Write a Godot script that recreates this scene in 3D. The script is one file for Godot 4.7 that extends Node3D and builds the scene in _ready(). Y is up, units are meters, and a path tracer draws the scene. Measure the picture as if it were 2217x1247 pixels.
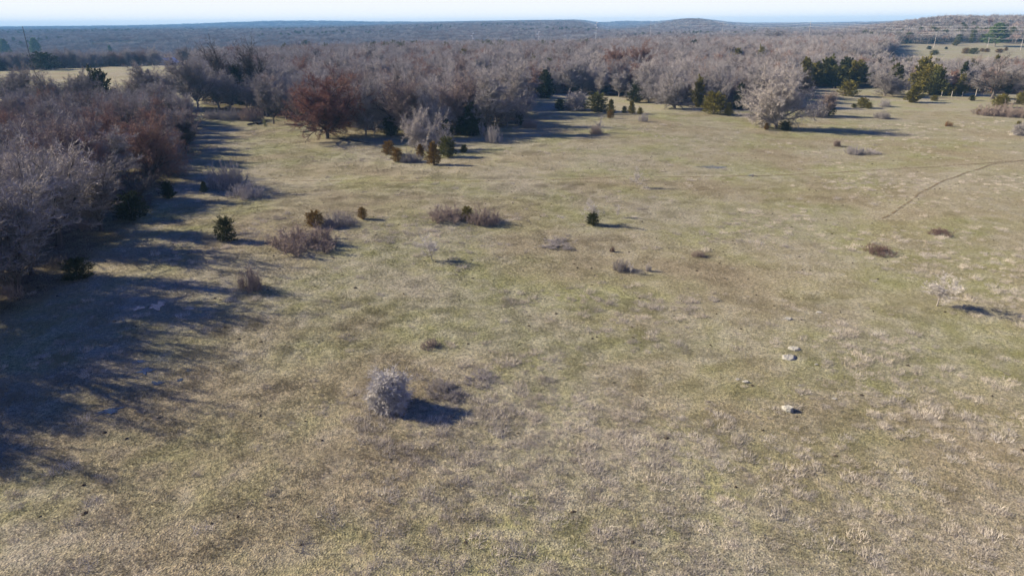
extends Node3D
# A winter pasture seen from a drone: dry grass, cedars and bare shrubs, bare woods behind, low wooded hills.

const SUN_DIR := Vector3(0.863, -0.438, 0.252)      # the way sunlight travels
const WEDGE := 0.86                                   # the part of the country the picture could see: |x| < WEDGE * distance

var rng := RandomNumberGenerator.new()
var used := {}
var protos := {}
var mats := {}
var macro: Image
var trod := PackedVector2Array()                     # the middle of the cattle paths
var taken: Array[Vector3] = []                        # x, z, radius of what stands by hand

const TREES := [
	["broad domed rust red oak at the wood's edge above the fallen logs", -35.4, -132.3, 11.8, 16.0, "dome_oak", "rust", "oak_tree"],
	["big pale bare tree standing alone before the right treeline", 54.6, -141.8, 11.8, 13.9, "dome_oak", "pale", "bare_tree"],
	["pale silvery tree leaning out over the shaded left wood edge", -44.3, -63.5, 10.4, 10.8, "spread", "pale", "bare_tree"],
	["reddish round bare tree at the right end of the left wood", -48.9, -91.0, 9.9, 9.4, "dome", "russet", "bare_tree"],
	["left of the two flat topped russet trees rising above the middle wood", 39.4, -275.2, 12.2, 14.0, "flat", "russet", "bare_tree"],
	["right of the two flat topped russet trees rising above the middle wood", 50.7, -279.3, 13.5, 12.0, "flat", "russet", "bare_tree"],
	["tall dark limbed tree beside the high evergreen at the meadow gap", -75.7, -189.9, 16.5, 11.9, "vase", "dark", "bare_tree"],
	["tall dark limbed tree right of the high evergreen at the meadow gap", -70.3, -191.1, 16.8, 12.6, "vase", "dark", "bare_tree"],
	["dark limbed spreading tree right of the rust red oak", -24.6, -139.0, 12.4, 10.7, "spread", "dark", "bare_tree"],
	["pinkish bare tree between the low pale thicket tree and the dark cedar", -11.1, -136.1, 10.0, 8.2, "vase", "pink", "bare_tree"],
	["low pale tangled tree behind the bronze cedars", -15.4, -118.9, 7.0, 9.0, "bush", "pale", "bare_tree"],
	["grey bare tree at the corner of the wood beside the grassy gap", 0.7, -171.5, 12.3, 10.8, "vase", "lilac", "bare_tree"],
	["wide dark limbed oak at the right edge of the picture", 134.5, -195.3, 11.0, 19.3, "spread", "dark", "oak_tree"],
	["round grey bare tree left of the dark conical cedars", 110.0, -206.1, 7.5, 12.5, "dome", "grey", "bare_tree"],
	["small wine red bare tree right of the big pale tree", 74.0, -162.3, 5.8, 4.8, "vase", "pink", "bare_tree"],
	["crooked dark tree beside the small yellow green shrub", -53.4, -155.7, 7.2, 7.3, "spread", "dark", "bare_tree"],
	["dark bare tree at the left end of the meadow gap", -79.7, -177.6, 13.4, 11.2, "vase", "grey", "bare_tree"],
	["bare tree reaching up against the tan meadow on the far left", -128.3, -187.3, 8.4, 11.1, "vase", "dark", "bare_tree"],
	["round grey tree mingled with the dark ivy covered evergreen", -112.1, -171.3, 11.1, 13.6, "dome", "grey", "bare_tree"],
	["broad grey bare tree at the front of the right treeline behind the round olive cedar", 41.5, -176.1, 9.8, 12.8, "dome", "lilac", "bare_tree"],
	["grey bare tree behind the small row of young cedars", 38.6, -195.4, 10.1, 11.6, "dome", "lilac", "bare_tree"],
	["spreading bare tree standing above the canopy under the power lines", 249.7, -686.4, 15.6, 22.9, "vase", "lilac", "bare_tree"],
	["orange tipped tree in front of the grey crowns of the left wood", -57.8, -87.3, 7.6, 6.6, "dome", "rust", "bare_tree"],
	["second orange tipped tree of the left wood, nearer the field", -50.1, -81.5, 8.3, 5.9, "dome", "russet", "bare_tree"],
	["dark leaning tree trunk over the dark evergreen bush of the left wood", -43.9, -77.9, 6.0, 6.0, "spread", "dark", "bare_tree"],
	["grey tree against the tan meadow, left of the ivy covered evergreen", -126.3, -177.1, 9.6, 10.6, "vase", "grey", "bare_tree"],
	["pinkish tree right of the ivy covered evergreen, before the tan meadow", -99.6, -185.0, 8.0, 9.8, "vase", "pink", "bare_tree"],
	["thin grey tree before the tan meadow, left of the meadow gap", -90.9, -185.5, 10.3, 9.8, "vase", "lilac", "bare_tree"],
	["grey tree with high fine twigs at the left of the meadow gap", -84.5, -182.1, 12.8, 9.4, "tall", "lilac", "bare_tree"],
	["bushy grey tree growing through the ivy covered evergreen", -103.9, -168.2, 10.7, 10.7, "dome", "grey", "bare_tree"],
	["grey tree at the front of the wood just right of the rust red oak", -28.8, -136.4, 11.6, 8.7, "dome", "grey", "bare_tree"],
	["pinkish tree at the wood's front behind the pale tangled tree's left side", -19.9, -132.8, 11.6, 8.2, "vase", "pink", "bare_tree"],
	["lilac grey tree at the wood's front above the bronze cedars", -15.0, -132.1, 11.1, 8.2, "dome", "lilac", "bare_tree"],
	["tall grey tree at the wood's front right of the tall corner cedar", -4.3, -136.4, 12.0, 9.2, "tall", "lilac", "bare_tree"],
	["rounded grey tree at the wood's front, nearest the shaded corner grass", -0.8, -146.9, 11.6, 9.4, "dome", "grey", "bare_tree"],
	["slender pinkish tree squeezed between the front trees of the middle wood", -8.3, -143.0, 11.3, 7.7, "vase", "pink", "bare_tree"],
	["tall grey tree before the tan meadow at the far left", -124.3, -179.0, 11.5, 10.2, "vase", "grey", "bare_tree"],
	["tall ashen tree before the tan meadow, right of the dark ivy evergreen", -94.7, -181.6, 11.4, 10.3, "tall", "grey", "bare_tree"],
]
const CEDARS := [
	["large round olive cedar at the foot of the right treeline", 47.9, -164.2, 5.26, 5.66, "round", "olive"],
	["small olive cedar just right of the large round olive cedar", 50.7, -161.8, 2.92, 2.56, "cone", "olive"],
	["big dark round cedar standing in the grass at the far end of the grassy gap", 21.5, -173.2, 4.66, 5.96, "round", "green"],
	["small cedar touching the right side of the big dark round cedar", 23.9, -166.5, 3.53, 2.51, "cone", "olive"],
	["tiny straggly bronze cedar in front of the big dark round cedar", 22.6, -157.8, 1.84, 1.70, "round", "bronze"],
	["small dark cedar in the shadow at the left of the grassy gap", 12.6, -178.1, 2.74, 3.19, "round", "dark"],
	["left of the three young cedars in a row before the treeline", 27.5, -168.6, 1.74, 1.45, "round", "dark"],
	["tallest and middle of the three young cedars in a row before the treeline", 29.0, -167.1, 3.01, 2.28, "cone", "olive"],
	["right of the three young cedars in a row before the treeline", 30.6, -164.7, 1.70, 1.89, "loose", "olive"],
	["tall dark cedar at the front corner of the middle wood", -7.8, -134.7, 6.32, 5.86, "cone", "dark"],
	["narrow dark cedar at the shaded end of the middle wood", 1.7, -148.1, 3.08, 2.14, "round", "dark"],
	["dark round cedar bush right of the rust red oak", -23.7, -135.5, 3.55, 3.54, "round", "dark"],
	["leftmost bronze cedar of the clump in front of the pale tangled tree", -20.7, -115.2, 2.32, 2.36, "round", "bronze"],
	["low bronze cedar second from left in the clump before the pale tangled tree", -18.1, -107.9, 2.19, 2.06, "round", "bronze"],
	["small bronze cedar in the middle of the clump before the pale tangled tree", -14.9, -111.8, 2.18, 1.80, "cone", "bronze"],
	["largest bronze cedar of the clump, nearest the camera", -12.0, -104.5, 3.46, 2.77, "cone", "bronze"],
	["dark green cedar at the right of the bronze clump", -10.5, -111.5, 3.36, 3.11, "round", "green"],
	["little dark cedar set apart at the right end of the bronze clump", -8.0, -115.4, 1.32, 1.77, "loose", "green"],
	["round bronze green cedar beside the brown thicket in the field", -20.9, -69.6, 1.76, 2.01, "round", "bronze"],
	["small round cedar on a bare stem alone in the field", -16.5, -72.8, 1.36, 1.05, "round", "bronze"],
	["tiny green cedar before the grey brush near the left wood", -40.3, -87.6, 1.41, 1.24, "cone", "green"],
	["dark cedar standing in the tree shadow left of the brown thicket", -28.4, -64.7, 2.42, 2.09, "round", "dark"],
	["green cedar poking out of the grey bramble thicket in mid field", -4.9, -72.6, 1.57, 1.32, "round", "olive"],
	["dark cedar bush at the foot of the pale sapling in mid field", 8.8, -71.2, 1.34, 1.41, "round", "dark"],
	["first tall dark cedar at the left of the evergreen stand right of the pale tree", 97.7, -234.8, 9.62, 7.02, "cone", "olive"],
	["second tall dark cedar of the evergreen stand right of the pale tree", 103.6, -239.5, 7.75, 6.78, "cone", "green"],
	["third tall cedar of the evergreen stand, broad and ragged", 109.0, -243.3, 9.36, 8.80, "loose", "green"],
	["fourth cedar of the evergreen stand, dark inside the wood", 116.6, -246.6, 9.03, 9.30, "cone", "dark"],
	["rightmost dark cedar of the evergreen stand", 123.2, -248.8, 6.81, 7.82, "loose", "green"],
	["round sunlit green cedar alone in front of the evergreen stand", 99.0, -205.3, 4.41, 6.16, "round", "olive"],
	["small round cedar in the grass before the round grey bare tree", 90.2, -178.7, 2.63, 2.94, "round", "olive"],
	["low cedar touching the right side of the small round one in the grass", 90.8, -176.7, 1.59, 2.53, "loose", "olive"],
	["tiny dark cedar left of the small round one in the grass", 88.0, -178.6, 1.03, 1.53, "round", "green"],
	["conical dark cedar right of the round grey bare tree", 115.1, -211.4, 8.73, 7.68, "cone", "green"],
	["tallest cedar of the right edge group", 127.1, -217.9, 10.58, 8.25, "loose", "olive"],
	["broad dark green cedar right of the tallest cedar", 125.9, -207.8, 7.95, 7.55, "cone", "green"],
	["spiky cedar in front of the tallest cedar", 108.2, -188.2, 4.54, 5.64, "loose", "olive"],
	["little cedar in the grass right of the spiky cedar", 116.2, -191.7, 1.47, 2.05, "round", "olive"],
	["broad low olive cedar beside the fence posts", 128.7, -206.2, 3.26, 4.89, "round", "olive"],
	["tall olive cedar behind the fence posts", 133.1, -207.6, 6.01, 4.59, "cone", "olive"],
	["small dark cedar under the wide dark oak", 126.2, -191.1, 1.58, 1.77, "round", "dark"],
	["olive cedar at the foot of the wide dark oak", 129.4, -183.5, 2.46, 3.93, "loose", "olive"],
	["cedar cut by the right edge of the picture", 133.2, -181.7, 3.25, 3.64, "round", "olive"],
	["high dark evergreen standing between the two tall dark limbed trees", -74.2, -191.7, 10.35, 6.83, "loose", "dark"],
	["dark ivy tangled evergreen at the edge of the tan meadow", -103.4, -176.5, 10.70, 9.35, "loose", "dark"],
	["smaller dark evergreen left of the ivy tangled one", -107.9, -175.4, 8.68, 6.03, "round", "dark"],
	["little dark evergreen right of the ivy tangled one", -99.2, -197.8, 7.49, 2.82, "cone", "dark"],
	["shadowed cedar bush at the foot of the left wood", -36.5, -53.6, 1.89, 2.44, "round", "dark"],
	["dark evergreen bush under the leaning trunk of the left wood", -42.7, -73.9, 3.11, 3.58, "round", "dark"],
	["dark evergreen at the right end of the left wood's shade", -43.2, -83.9, 2.12, 2.39, "loose", "dark"],
	["olive evergreen glimpsed between the pale branches of the left wood", -49.7, -69.1, 2.99, 3.16, "loose", "olive"],
	["dark cedar deep in the middle wood behind the low pale tree", -5.5, -190.5, 4.84, 5.43, "round", "olive"],
	["dark cedar at the shaded front of the wood beyond the grassy gap", 10.2, -208.4, 8.11, 6.92, "cone", "dark"],
	["dark cedar in the treeline behind the young cedars", 34.9, -195.7, 5.70, 5.58, "cone", "dark"],
	["shaded olive cedar in the treeline left of the large round one", 48.3, -179.9, 7.52, 4.63, "loose", "olive"],
	["shaded cedar in the treeline behind the large round one", 57.2, -174.7, 6.23, 4.25, "cone", "dark"],
	["green cedar crown standing out of the middle wood canopy on the left", -237.1, -832.5, 21.19, 21.92, "cone", "green"],
	["small olive cedar top in the middle wood canopy above the grassy gap", -22.8, -352.0, 9.48, 7.67, "loose", "olive"],
	["small dark cedar top in the middle wood behind the pinkish tree", -9.0, -255.0, 6.51, 4.40, "round", "dark"],
	["olive cedar top between the russet trees and the pale tree", 107.5, -338.2, 9.53, 6.85, "loose", "olive"],
	["olive cedar top in the canopy left of the pale tree's crown", 113.8, -324.6, 10.94, 6.08, "loose", "olive"],
	["pair of dark cedar tops in the canopy under the power lines", 125.4, -492.7, 10.15, 7.63, "round", "dark"],
	["small dark cedar at the foot of the big pale tree", 55.5, -139.5, 1.83, 3.03, "round", "dark"],
	["brownish cedar stump bush left of the big pale tree's trunk", 51.8, -139.7, 1.38, 1.41, "loose", "bronze"],
	["dark cedar under the wine red tree", 75.0, -163.8, 2.96, 3.06, "round", "dark"],
	["spiky cedar half out of the picture at the right edge of the field", 103.3, -140.2, 1.47, 1.83, "loose", "olive"],
	["small bronze cedar at the left end of the brown thicket on the right", 109.1, -161.8, 1.26, 1.39, "loose", "bronze"],
	["olive cedar behind the brown thicket on the right", 122.9, -175.1, 2.91, 3.76, "round", "olive"],
	["leftmost dark cedar in the far clearing, beside the utility pole", 337.7, -578.4, 2.80, 4.02, "round", "dark"],
	["broad cedar in the front of the far clearing", 283.9, -479.1, 3.21, 5.93, "round", "green"],
	["tiny cedar alone in the middle of the far clearing", 350.4, -576.6, 2.10, 2.67, "round", "dark"],
	["left cedar of the wide clump in the far clearing", 313.5, -492.8, 3.89, 5.34, "round", "bronze"],
	["right cedar of the wide clump in the far clearing", 312.4, -482.7, 4.11, 6.72, "round", "green"],
	["left cedar of the small pair in front of the big pine", 346.0, -525.3, 2.55, 4.06, "round", "bronze"],
	["right cedar of the small pair in front of the big pine", 343.9, -516.9, 2.83, 4.00, "round", "bronze"],
	["dark cedar right of the big pine in the far clearing", 344.3, -504.2, 2.76, 5.46, "round", "bronze"],
	["rightmost cedar of the far clearing", 369.8, -534.8, 2.92, 3.72, "cone", "bronze"],
	["yellow green cedar left of the big pine", 390.7, -630.7, 4.95, 7.29, "loose", "olive"],
	["dark evergreen at the far left beyond the tan meadow, below the leaning pole", -366.9, -533.2, 11.77, 19.91, "round", "dark"],
	["dark evergreen right of the leaning pole beyond the tan meadow", -241.5, -369.4, 8.82, 13.22, "round", "dark"],
	["dark evergreen beside the white house beyond the tan meadow", -342.4, -573.9, 9.15, 15.16, "round", "dark"],
	["bushy olive cedar filling the gap between the first two of the evergreen stand", 101.5, -239.4, 7.45, 8.28, "round", "olive"],
	["bushy cedar in the middle of the evergreen stand", 110.0, -237.6, 6.96, 8.60, "round", "green"],
	["olive cedar near the right end of the evergreen stand", 118.2, -243.0, 8.31, 8.41, "loose", "olive"],
	["full olive cedar between the tallest cedar and the broad dark green one", 126.7, -213.0, 8.92, 7.40, "round", "olive"],
	["dark rounded cedar below the pinkish bare tree", -12.8, -131.6, 3.63, 3.82, "round", "dark"],
	["dark cedar left of the tall corner cedar", -9.7, -136.1, 4.10, 3.35, "round", "dark"],
]
const PINES := [
	["big blue green pine at the edge of the far clearing", 413.6, -613.3, 19.1, 21.3],
	["tall pine crown behind the leaning pole on the far left", -581.0, -878.8, 25.5, 17.0],
	["tall pine at the left edge above the far houses", -619.2, -880.1, 24.0, 15.9],
	["slender pine above the white roofs on the left", -498.1, -893.1, 15.2, 8.1],
]
const SHRUBS := [
	["dense round grey bush standing alone in the near field", -7.21, -33.71, 1.82, 2.17, "dome", "silver", "bare_bush"],
	["low brown weed clump right of the round grey bush", -4.27, -35.42, 0.63, 2.12, "brush", "grey", "weed_clump"],
	["thin grey weed tuft casting a shadow right of the round grey bush", -3.39, -34.73, 0.40, 1.47, "brush", "grey", "weed_clump"],
	["pinkish low weed patch behind the round grey bush", -1.99, -36.88, 0.33, 2.24, "brush", "grey", "weed_clump"],
	["wide brown bramble thicket near the left wood's shadow", -19.86, -62.26, 1.90, 6.93, "thicket", "brown", "bramble_thicket"],
	["grey bramble thicket right of the round bronze green cedar", -18.73, -70.76, 1.31, 4.13, "thicket", "grey", "bramble_thicket"],
	["left half of the grey bramble thicket in mid field", -7.12, -72.50, 1.44, 4.52, "thicket", "brown", "bramble_thicket"],
	["right half of the grey bramble thicket in mid field", -3.02, -71.73, 1.73, 3.99, "thicket", "brown", "bramble_thicket"],
	["grey brush heap before the left wood, beside the tiny green cedar", -38.11, -89.68, 3.44, 5.25, "thicket", "lilac", "bramble_thicket"],
	["low pale brush right of the grey brush heap near the left wood", -33.72, -84.12, 1.75, 4.61, "brush", "pale", "weed_clump"],
	["shaded bare bush at the tip of the tree shadows", -21.13, -51.40, 1.84, 2.30, "brush", "brown", "bare_bush"],
	["grey bare bush in the far right of the field", 56.71, -112.32, 1.46, 3.17, "dome", "lilac", "bare_bush"],
	["low grey weeds right of the far right bush", 59.72, -112.58, 0.75, 3.64, "brush", "pale", "weed_clump"],
	["small brown bush left of the far right bush", 57.21, -119.93, 0.98, 1.13, "dome", "brown", "bare_bush"],
	["round grey bush before the round grey bare tree", 84.67, -158.05, 1.99, 3.55, "dome", "grey", "bare_bush"],
	["brown bush under a thin sapling at the far end of the field", 16.49, -132.38, 1.61, 2.65, "dome", "brown", "bare_bush"],
	["left part of the wide brown thicket at the right edge", 110.77, -160.97, 2.38, 6.58, "thicket", "brown", "bramble_thicket"],
	["middle part of the wide brown thicket at the right edge", 113.66, -158.60, 2.83, 6.90, "thicket", "brown", "bramble_thicket"],
	["right part of the wide brown thicket at the right edge", 115.69, -156.39, 2.65, 5.17, "thicket", "brown", "bramble_thicket"],
	["grey bush half out of the picture at the right edge of the field", 97.57, -131.68, 1.95, 2.46, "dome", "lilac", "bare_bush"],
	["left end of the low hedge before the meadow gap", -70.62, -164.79, 2.15, 5.00, "thicket", "grey", "bramble_thicket"],
	["middle of the low hedge before the meadow gap", -65.79, -163.01, 2.85, 5.59, "thicket", "grey", "bramble_thicket"],
	["right end of the low hedge before the meadow gap", -60.57, -162.07, 3.38, 5.99, "thicket", "brown", "bramble_thicket"],
	["pale brush between the grassy gap and the big dark round cedar", 16.70, -177.58, 3.89, 5.59, "dome", "lilac", "bare_bush"],
	["reddish low bush at the corner of the shaded grass", 3.83, -144.53, 2.03, 3.26, "dome", "brown", "bare_bush"],
	["bare brush in the shade beside the tall dark cedar", -3.09, -125.31, 3.02, 3.36, "brush", "lilac", "weed_clump"],
	["flat grey weed patch in mid field", 4.46, -64.35, 0.32, 4.29, "brush", "grey", "weed_clump"],
	["dark red dead weed patch in the right of the field", 34.72, -60.72, 0.70, 3.10, "brush", "wine", "weed_clump"],
	["second smaller red weed patch above the dark one", 43.55, -66.18, 0.47, 2.79, "brush", "wine", "weed_clump"],
	["small dark clump of dead weeds in the near field", -5.57, -41.51, 0.48, 1.43, "brush", "brown", "weed_clump"],
	["twig clump beside the thin row of weeds in mid field", 9.76, -57.00, 1.07, 1.64, "brush", "grey", "weed_clump"],
	["tiny reddish twig tuft in mid field", 9.72, -62.32, 0.52, 0.53, "brush", "wine", "weed_clump"],
	["tiny pale twig tuft right of the twig clump", 12.13, -56.70, 0.73, 0.57, "brush", "pale", "weed_clump"],
	["low twig tuft with a short shadow in the right of mid field", 17.58, -60.61, 0.57, 1.30, "brush", "brown", "weed_clump"],
	["small red brown bush in the far right field", 91.48, -144.08, 1.17, 1.54, "brush", "bronze", "weed_clump"],
	["faint grey twig tuft far out right of the brown bush", 28.69, -150.52, 1.70, 2.20, "brush", "lilac", "weed_clump"],
	["pale green shrub in front of the wood beyond the grassy gap", 19.94, -207.27, 1.20, 3.53, "dome", "moss", "bare_bush"],
	["yellow green shrub beside the fallen logs", -54.13, -151.67, 1.62, 1.51, "dome", "moss", "leafy_shrub"],
	["dark underbrush below the pinkish bare tree", -12.19, -123.09, 2.72, 4.11, "dome", "grey", "bare_bush"],
	["brown undergrowth between the bronze cedars", -15.92, -107.83, 1.73, 3.64, "thicket", "grey", "bramble_thicket"],
	["brown undergrowth under the wine red tree", 71.39, -162.03, 3.15, 5.56, "thicket", "grey", "bramble_thicket"],
	["small bush at the top of the right field before the cedars", 96.51, -180.11, 1.96, 3.56, "brush", "lilac", "weed_clump"],
]
const SAPLINGS := [
	["pale sapling with wispy crown left of mid field, over a long thin shadow", -7.38, -59.35, 2.39, 2.64, "pale"],
	["pale wispy sapling rising from the dark cedar bush in mid field", 8.60, -71.71, 2.88, 2.63, "pale"],
	["very thin pale sapling right of the one with the cedar bush", 11.95, -74.23, 1.39, 0.83, "pale"],
	["thin pale sapling in the far middle of the field", 16.64, -88.67, 2.64, 1.96, "pale"],
	["pale trunked sapling at the right of the near field", 32.43, -47.66, 2.77, 3.24, "pale"],
	["wispy sapling above the brown bush at the far end of the field", 17.10, -133.79, 3.16, 2.69, "lilac"],
	["thin sapling in the shade right of the tall dark cedar", -5.40, -130.60, 3.27, 1.93, "lilac"],
	["tiny sapling by the low twig tuft in mid field", 10.43, -56.09, 1.12, 0.81, "pale"],
]
const ROCKS := [
	["largest white rock, blue shaded, lying lowest of the rocks in the field", 15.41, -32.93, 0.67, 0.57, 1.0],
	["dark sided white rock, the farther of the two close together", 18.79, -40.64, 0.74, 0.31, 0.6],
	["long flat white rock, the nearer of the two close together", 17.94, -39.39, 0.90, 0.30, -0.35],
	["small white rock farthest up the field", 20.33, -45.70, 0.51, 0.24, 0.1],
	["dim flat stone half sunk in grass near the farthest white rock", 23.09, -46.83, 0.45, 0.17, 0.2],
	["small white stone left of the other rocks", 14.15, -36.26, 0.36, 0.25, 0.4],
	["thin pale sliver of stone beside the small white stone", 13.79, -36.64, 0.28, 0.08, -0.5],
	["little white pebble right of the long flat rock", 19.29, -38.33, 0.23, 0.18, 0.2],
	["faint bluish stone right of the largest rock", 18.57, -34.10, 0.27, 0.13, 0.3],
	["tiny white pebble above the largest rock", 17.20, -35.73, 0.17, 0.14, 0.0],
]
const PUDDLES := [
	["long bright blue puddle in the far field", 30.24, -101.26, 3.74, 1.70, 0.1],
	["small blue puddle beside the cattle path, right of the long one", 34.38, -95.37, 1.18, 1.03, 0.0],
	["irregular blue puddle at the edge of the tree shade, largest of the wet spots", -26.98, -47.66, 1.19, 1.47, 0.0],
	["pale thin puddle right of the largest wet spot", -24.55, -47.22, 1.04, 0.69, 0.0],
	["blue puddle in the middle of the lower wet ground", -22.89, -37.51, 0.86, 0.64, 0.15],
	["small puddle above the lower wet ground", -23.84, -38.71, 0.71, 0.37, 0.0],
	["slanting blue puddle lowest in the shade", -22.61, -32.92, 1.14, 0.60, -0.5],
	["tiny puddle at the right of the lower wet ground", -20.25, -37.57, 0.40, 0.29, 0.1],
	["narrow puddle below the middle of the lower wet ground", -21.37, -36.01, 0.72, 0.38, 0.2],
	["faint puddle at the left of the largest wet spot", -28.17, -47.10, 0.90, 0.68, 0.0],
	["small faint puddle between the two lower wet spots", -20.23, -36.43, 0.34, 0.27, 0.0],
]
const LOGS := [
	["fallen dark log lying in the grass left of the yellow green shrub", Vector2(-58.5, -153.7), Vector2(-57.3, -157.2), 0.22],
	["second fallen log end to end with the first, touching the shrub", Vector2(-56.6, -154.3), Vector2(-56.4, -160.4), 0.28],
	["fallen branch under the rust red oak", Vector2(-42.5, -140.5), Vector2(-40.1, -143.8), 0.14],
	["long fallen branch in the shade right of the rust red oak", Vector2(-33.1, -132.4), Vector2(-26.0, -125.9), 0.12],
]
const PATHS := [
	["thin dark cattle path crossing the whole far field", [Vector2(-36.7, -94.2), Vector2(-30.3, -94.4), Vector2(-22.4, -93.8), Vector2(-13.2, -92.5), Vector2(-1.7, -91.8), Vector2(9.1, -92.9), Vector2(19.1, -94.7), Vector2(34.9, -95.4), Vector2(46.2, -97.2), Vector2(61.1, -100.0), Vector2(69.1, -101.8), Vector2(82.1, -106.4)], 0.3],
	["cattle path climbing from mid field to the right edge", [Vector2(40.6, -72.3), Vector2(43.6, -75.3), Vector2(50.0, -82.1), Vector2(55.5, -87.5), Vector2(63.1, -94.5), Vector2(69.6, -99.5), Vector2(75.0, -102.8), Vector2(81.6, -105.6)], 0.25],
]
const POSTS := [
	["leftmost weathered fence post by the cedars", 127.9, -203.1, 1.5],
	["second weathered fence post by the cedars", 131.1, -203.3, 1.4],
	["third weathered fence post by the cedars", 133.9, -201.7, 2.3],
	["fence post at the edge of the far left of the row", 125.8, -204.5, 1.3],
]
const UTIL := [
	["shorter utility pole in the canopy left of the far clearing", 384.2, -782.7, 7.5],
	["leaning utility pole at the left of the far clearing", 355.8, -603.3, 10.9],
	["utility pole in front of the big pine", 389.9, -586.7, 8.1],
	["utility pole at the right edge of the picture", 387.2, -544.0, 8.9],
	["utility pole below the middle transmission pole", 262.7, -656.7, 11.1],
]
# woods near the pasture, as outlines on the ground
var LEFT_WOOD := PackedVector2Array([Vector2(-46, -34), Vector2(-39, -40), Vector2(-37.5, -47), Vector2(-37, -53), Vector2(-40, -60), Vector2(-40, -67), Vector2(-44, -80), Vector2(-48, -98), Vector2(-60, -128), Vector2(-72, -156), Vector2(-86, -170), Vector2(-93, -158), Vector2(-122, -150), Vector2(-185, -158), Vector2(-150, -120), Vector2(-75, -34)])
var MIDDLE_WOOD := PackedVector2Array([Vector2(-81, -184), Vector2(-64, -170), Vector2(-53, -163), Vector2(-34, -143), Vector2(-21, -135), Vector2(-8, -136), Vector2(-1, -147), Vector2(2.5, -159), Vector2(3, -182), Vector2(5, -214), Vector2(13, -222), Vector2(33, -212), Vector2(39, -198), Vector2(45, -182), Vector2(56, -174), Vector2(69, -174), Vector2(76, -188), Vector2(90, -212), Vector2(100, -232), Vector2(120, -232), Vector2(145, -212), Vector2(240, -212), Vector2(275, -292), Vector2(160, -296), Vector2(300, -560), Vector2(0, -620), Vector2(-110, -560), Vector2(-165, -425), Vector2(-162, -372), Vector2(-133, -302), Vector2(-102, -231)])
var CLEARING := PackedVector2Array([Vector2(158, -296), Vector2(270, -290), Vector2(560, -600), Vector2(440, -655), Vector2(350, -655), Vector2(268, -500), Vector2(200, -400)])


func _ready() -> void:
	rng.seed = 20250131
	# ---- camera, sky, sun, exposure
	var cam := Camera3D.new()
	cam.name = "camera"
	cam.fov = 46.0
	cam.near = 0.5
	cam.far = 30000.0
	cam.position = Vector3(0, 20, 0)
	cam.basis = Basis(Vector3.RIGHT, deg_to_rad(-21.15)) * Basis(Vector3.BACK, deg_to_rad(-0.35))
	add_child(cam)
	var env := Environment.new()
	var sky_mat := ProceduralSkyMaterial.new()
	sky_mat.sky_top_color = Color(0.11, 0.29, 0.66)
	sky_mat.sky_horizon_color = Color(1.0, 0.985, 0.945)
	sky_mat.sky_curve = 0.15
	sky_mat.ground_bottom_color = Color(0.3, 0.29, 0.25)
	sky_mat.ground_horizon_color = Color(0.6, 0.68, 0.72)
	sky_mat.sun_angle_max = 1.0
	var sky := Sky.new()
	sky.sky_material = sky_mat
	env.background_mode = Environment.BG_SKY
	env.sky = sky
	env.background_energy_multiplier = 0.45
	env.tonemap_mode = Environment.TONE_MAPPER_LINEAR
	env.tonemap_exposure = 2.75
	env.sdfgi_enabled = true
	env.ssao_enabled = true
	env.ssil_enabled = true
	env.fog_enabled = true
	env.fog_density = 0.00015
	env.fog_light_color = Color(0.47, 0.75, 1.0)
	var we := WorldEnvironment.new()
	we.name = "environment"
	we.environment = env
	add_child(we)
	var sun := DirectionalLight3D.new()
	sun.name = "sun"
	sun.light_energy = 1.6
	sun.light_color = Color(1.0, 0.93, 0.82)
	sun.light_angular_distance = 0.5
	sun.shadow_enabled = true
	add_child(sun)
	sun.look_at_from_position(Vector3.ZERO, SUN_DIR)

	materials()
	build_macro()
	build_ground()
	build_paths()
	build_puddles()
	build_prototypes()
	place_by_hand()
	build_houses()
	build_poles_and_wires()
	build_woods()
	build_far_forest()
	build_grass()
	for k in protos:
		protos[k].node.free()


# ------------------------------------------------------------------ names and tags
func numbered(called: String) -> String:
	var n: int = used.get(called, 0)
	used[called] = n + 1
	return called if n == 0 else "%s_%03d" % [called, n]


func tag(o: Node, label: String, category: String, group := "", kind := "") -> void:
	o.set_meta("label", label)
	if category:
		o.set_meta("category", category)
	if group:
		o.set_meta("group", group)
	if kind:
		o.set_meta("kind", kind)


func thing(called: String, at: Vector3, turn := 0.0) -> Node3D:
	var o := Node3D.new()
	o.name = numbered(called)
	o.position = at
	o.rotation.y = turn
	add_child(o, true)
	return o


func part(parent: Node, called: String, mesh: Mesh, mat: Material) -> MeshInstance3D:
	var o := MeshInstance3D.new()
	o.name = called
	o.mesh = mesh
	if mat:
		o.set_surface_override_material(0, mat)
	parent.add_child(o, true)
	return o


# ------------------------------------------------------------------ the lie of the land
func ss(a: float, b: float, x: float) -> float:
	var t := clampf((x - a) / (b - a), 0.0, 1.0)
	return t * t * (3.0 - 2.0 * t)


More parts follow.
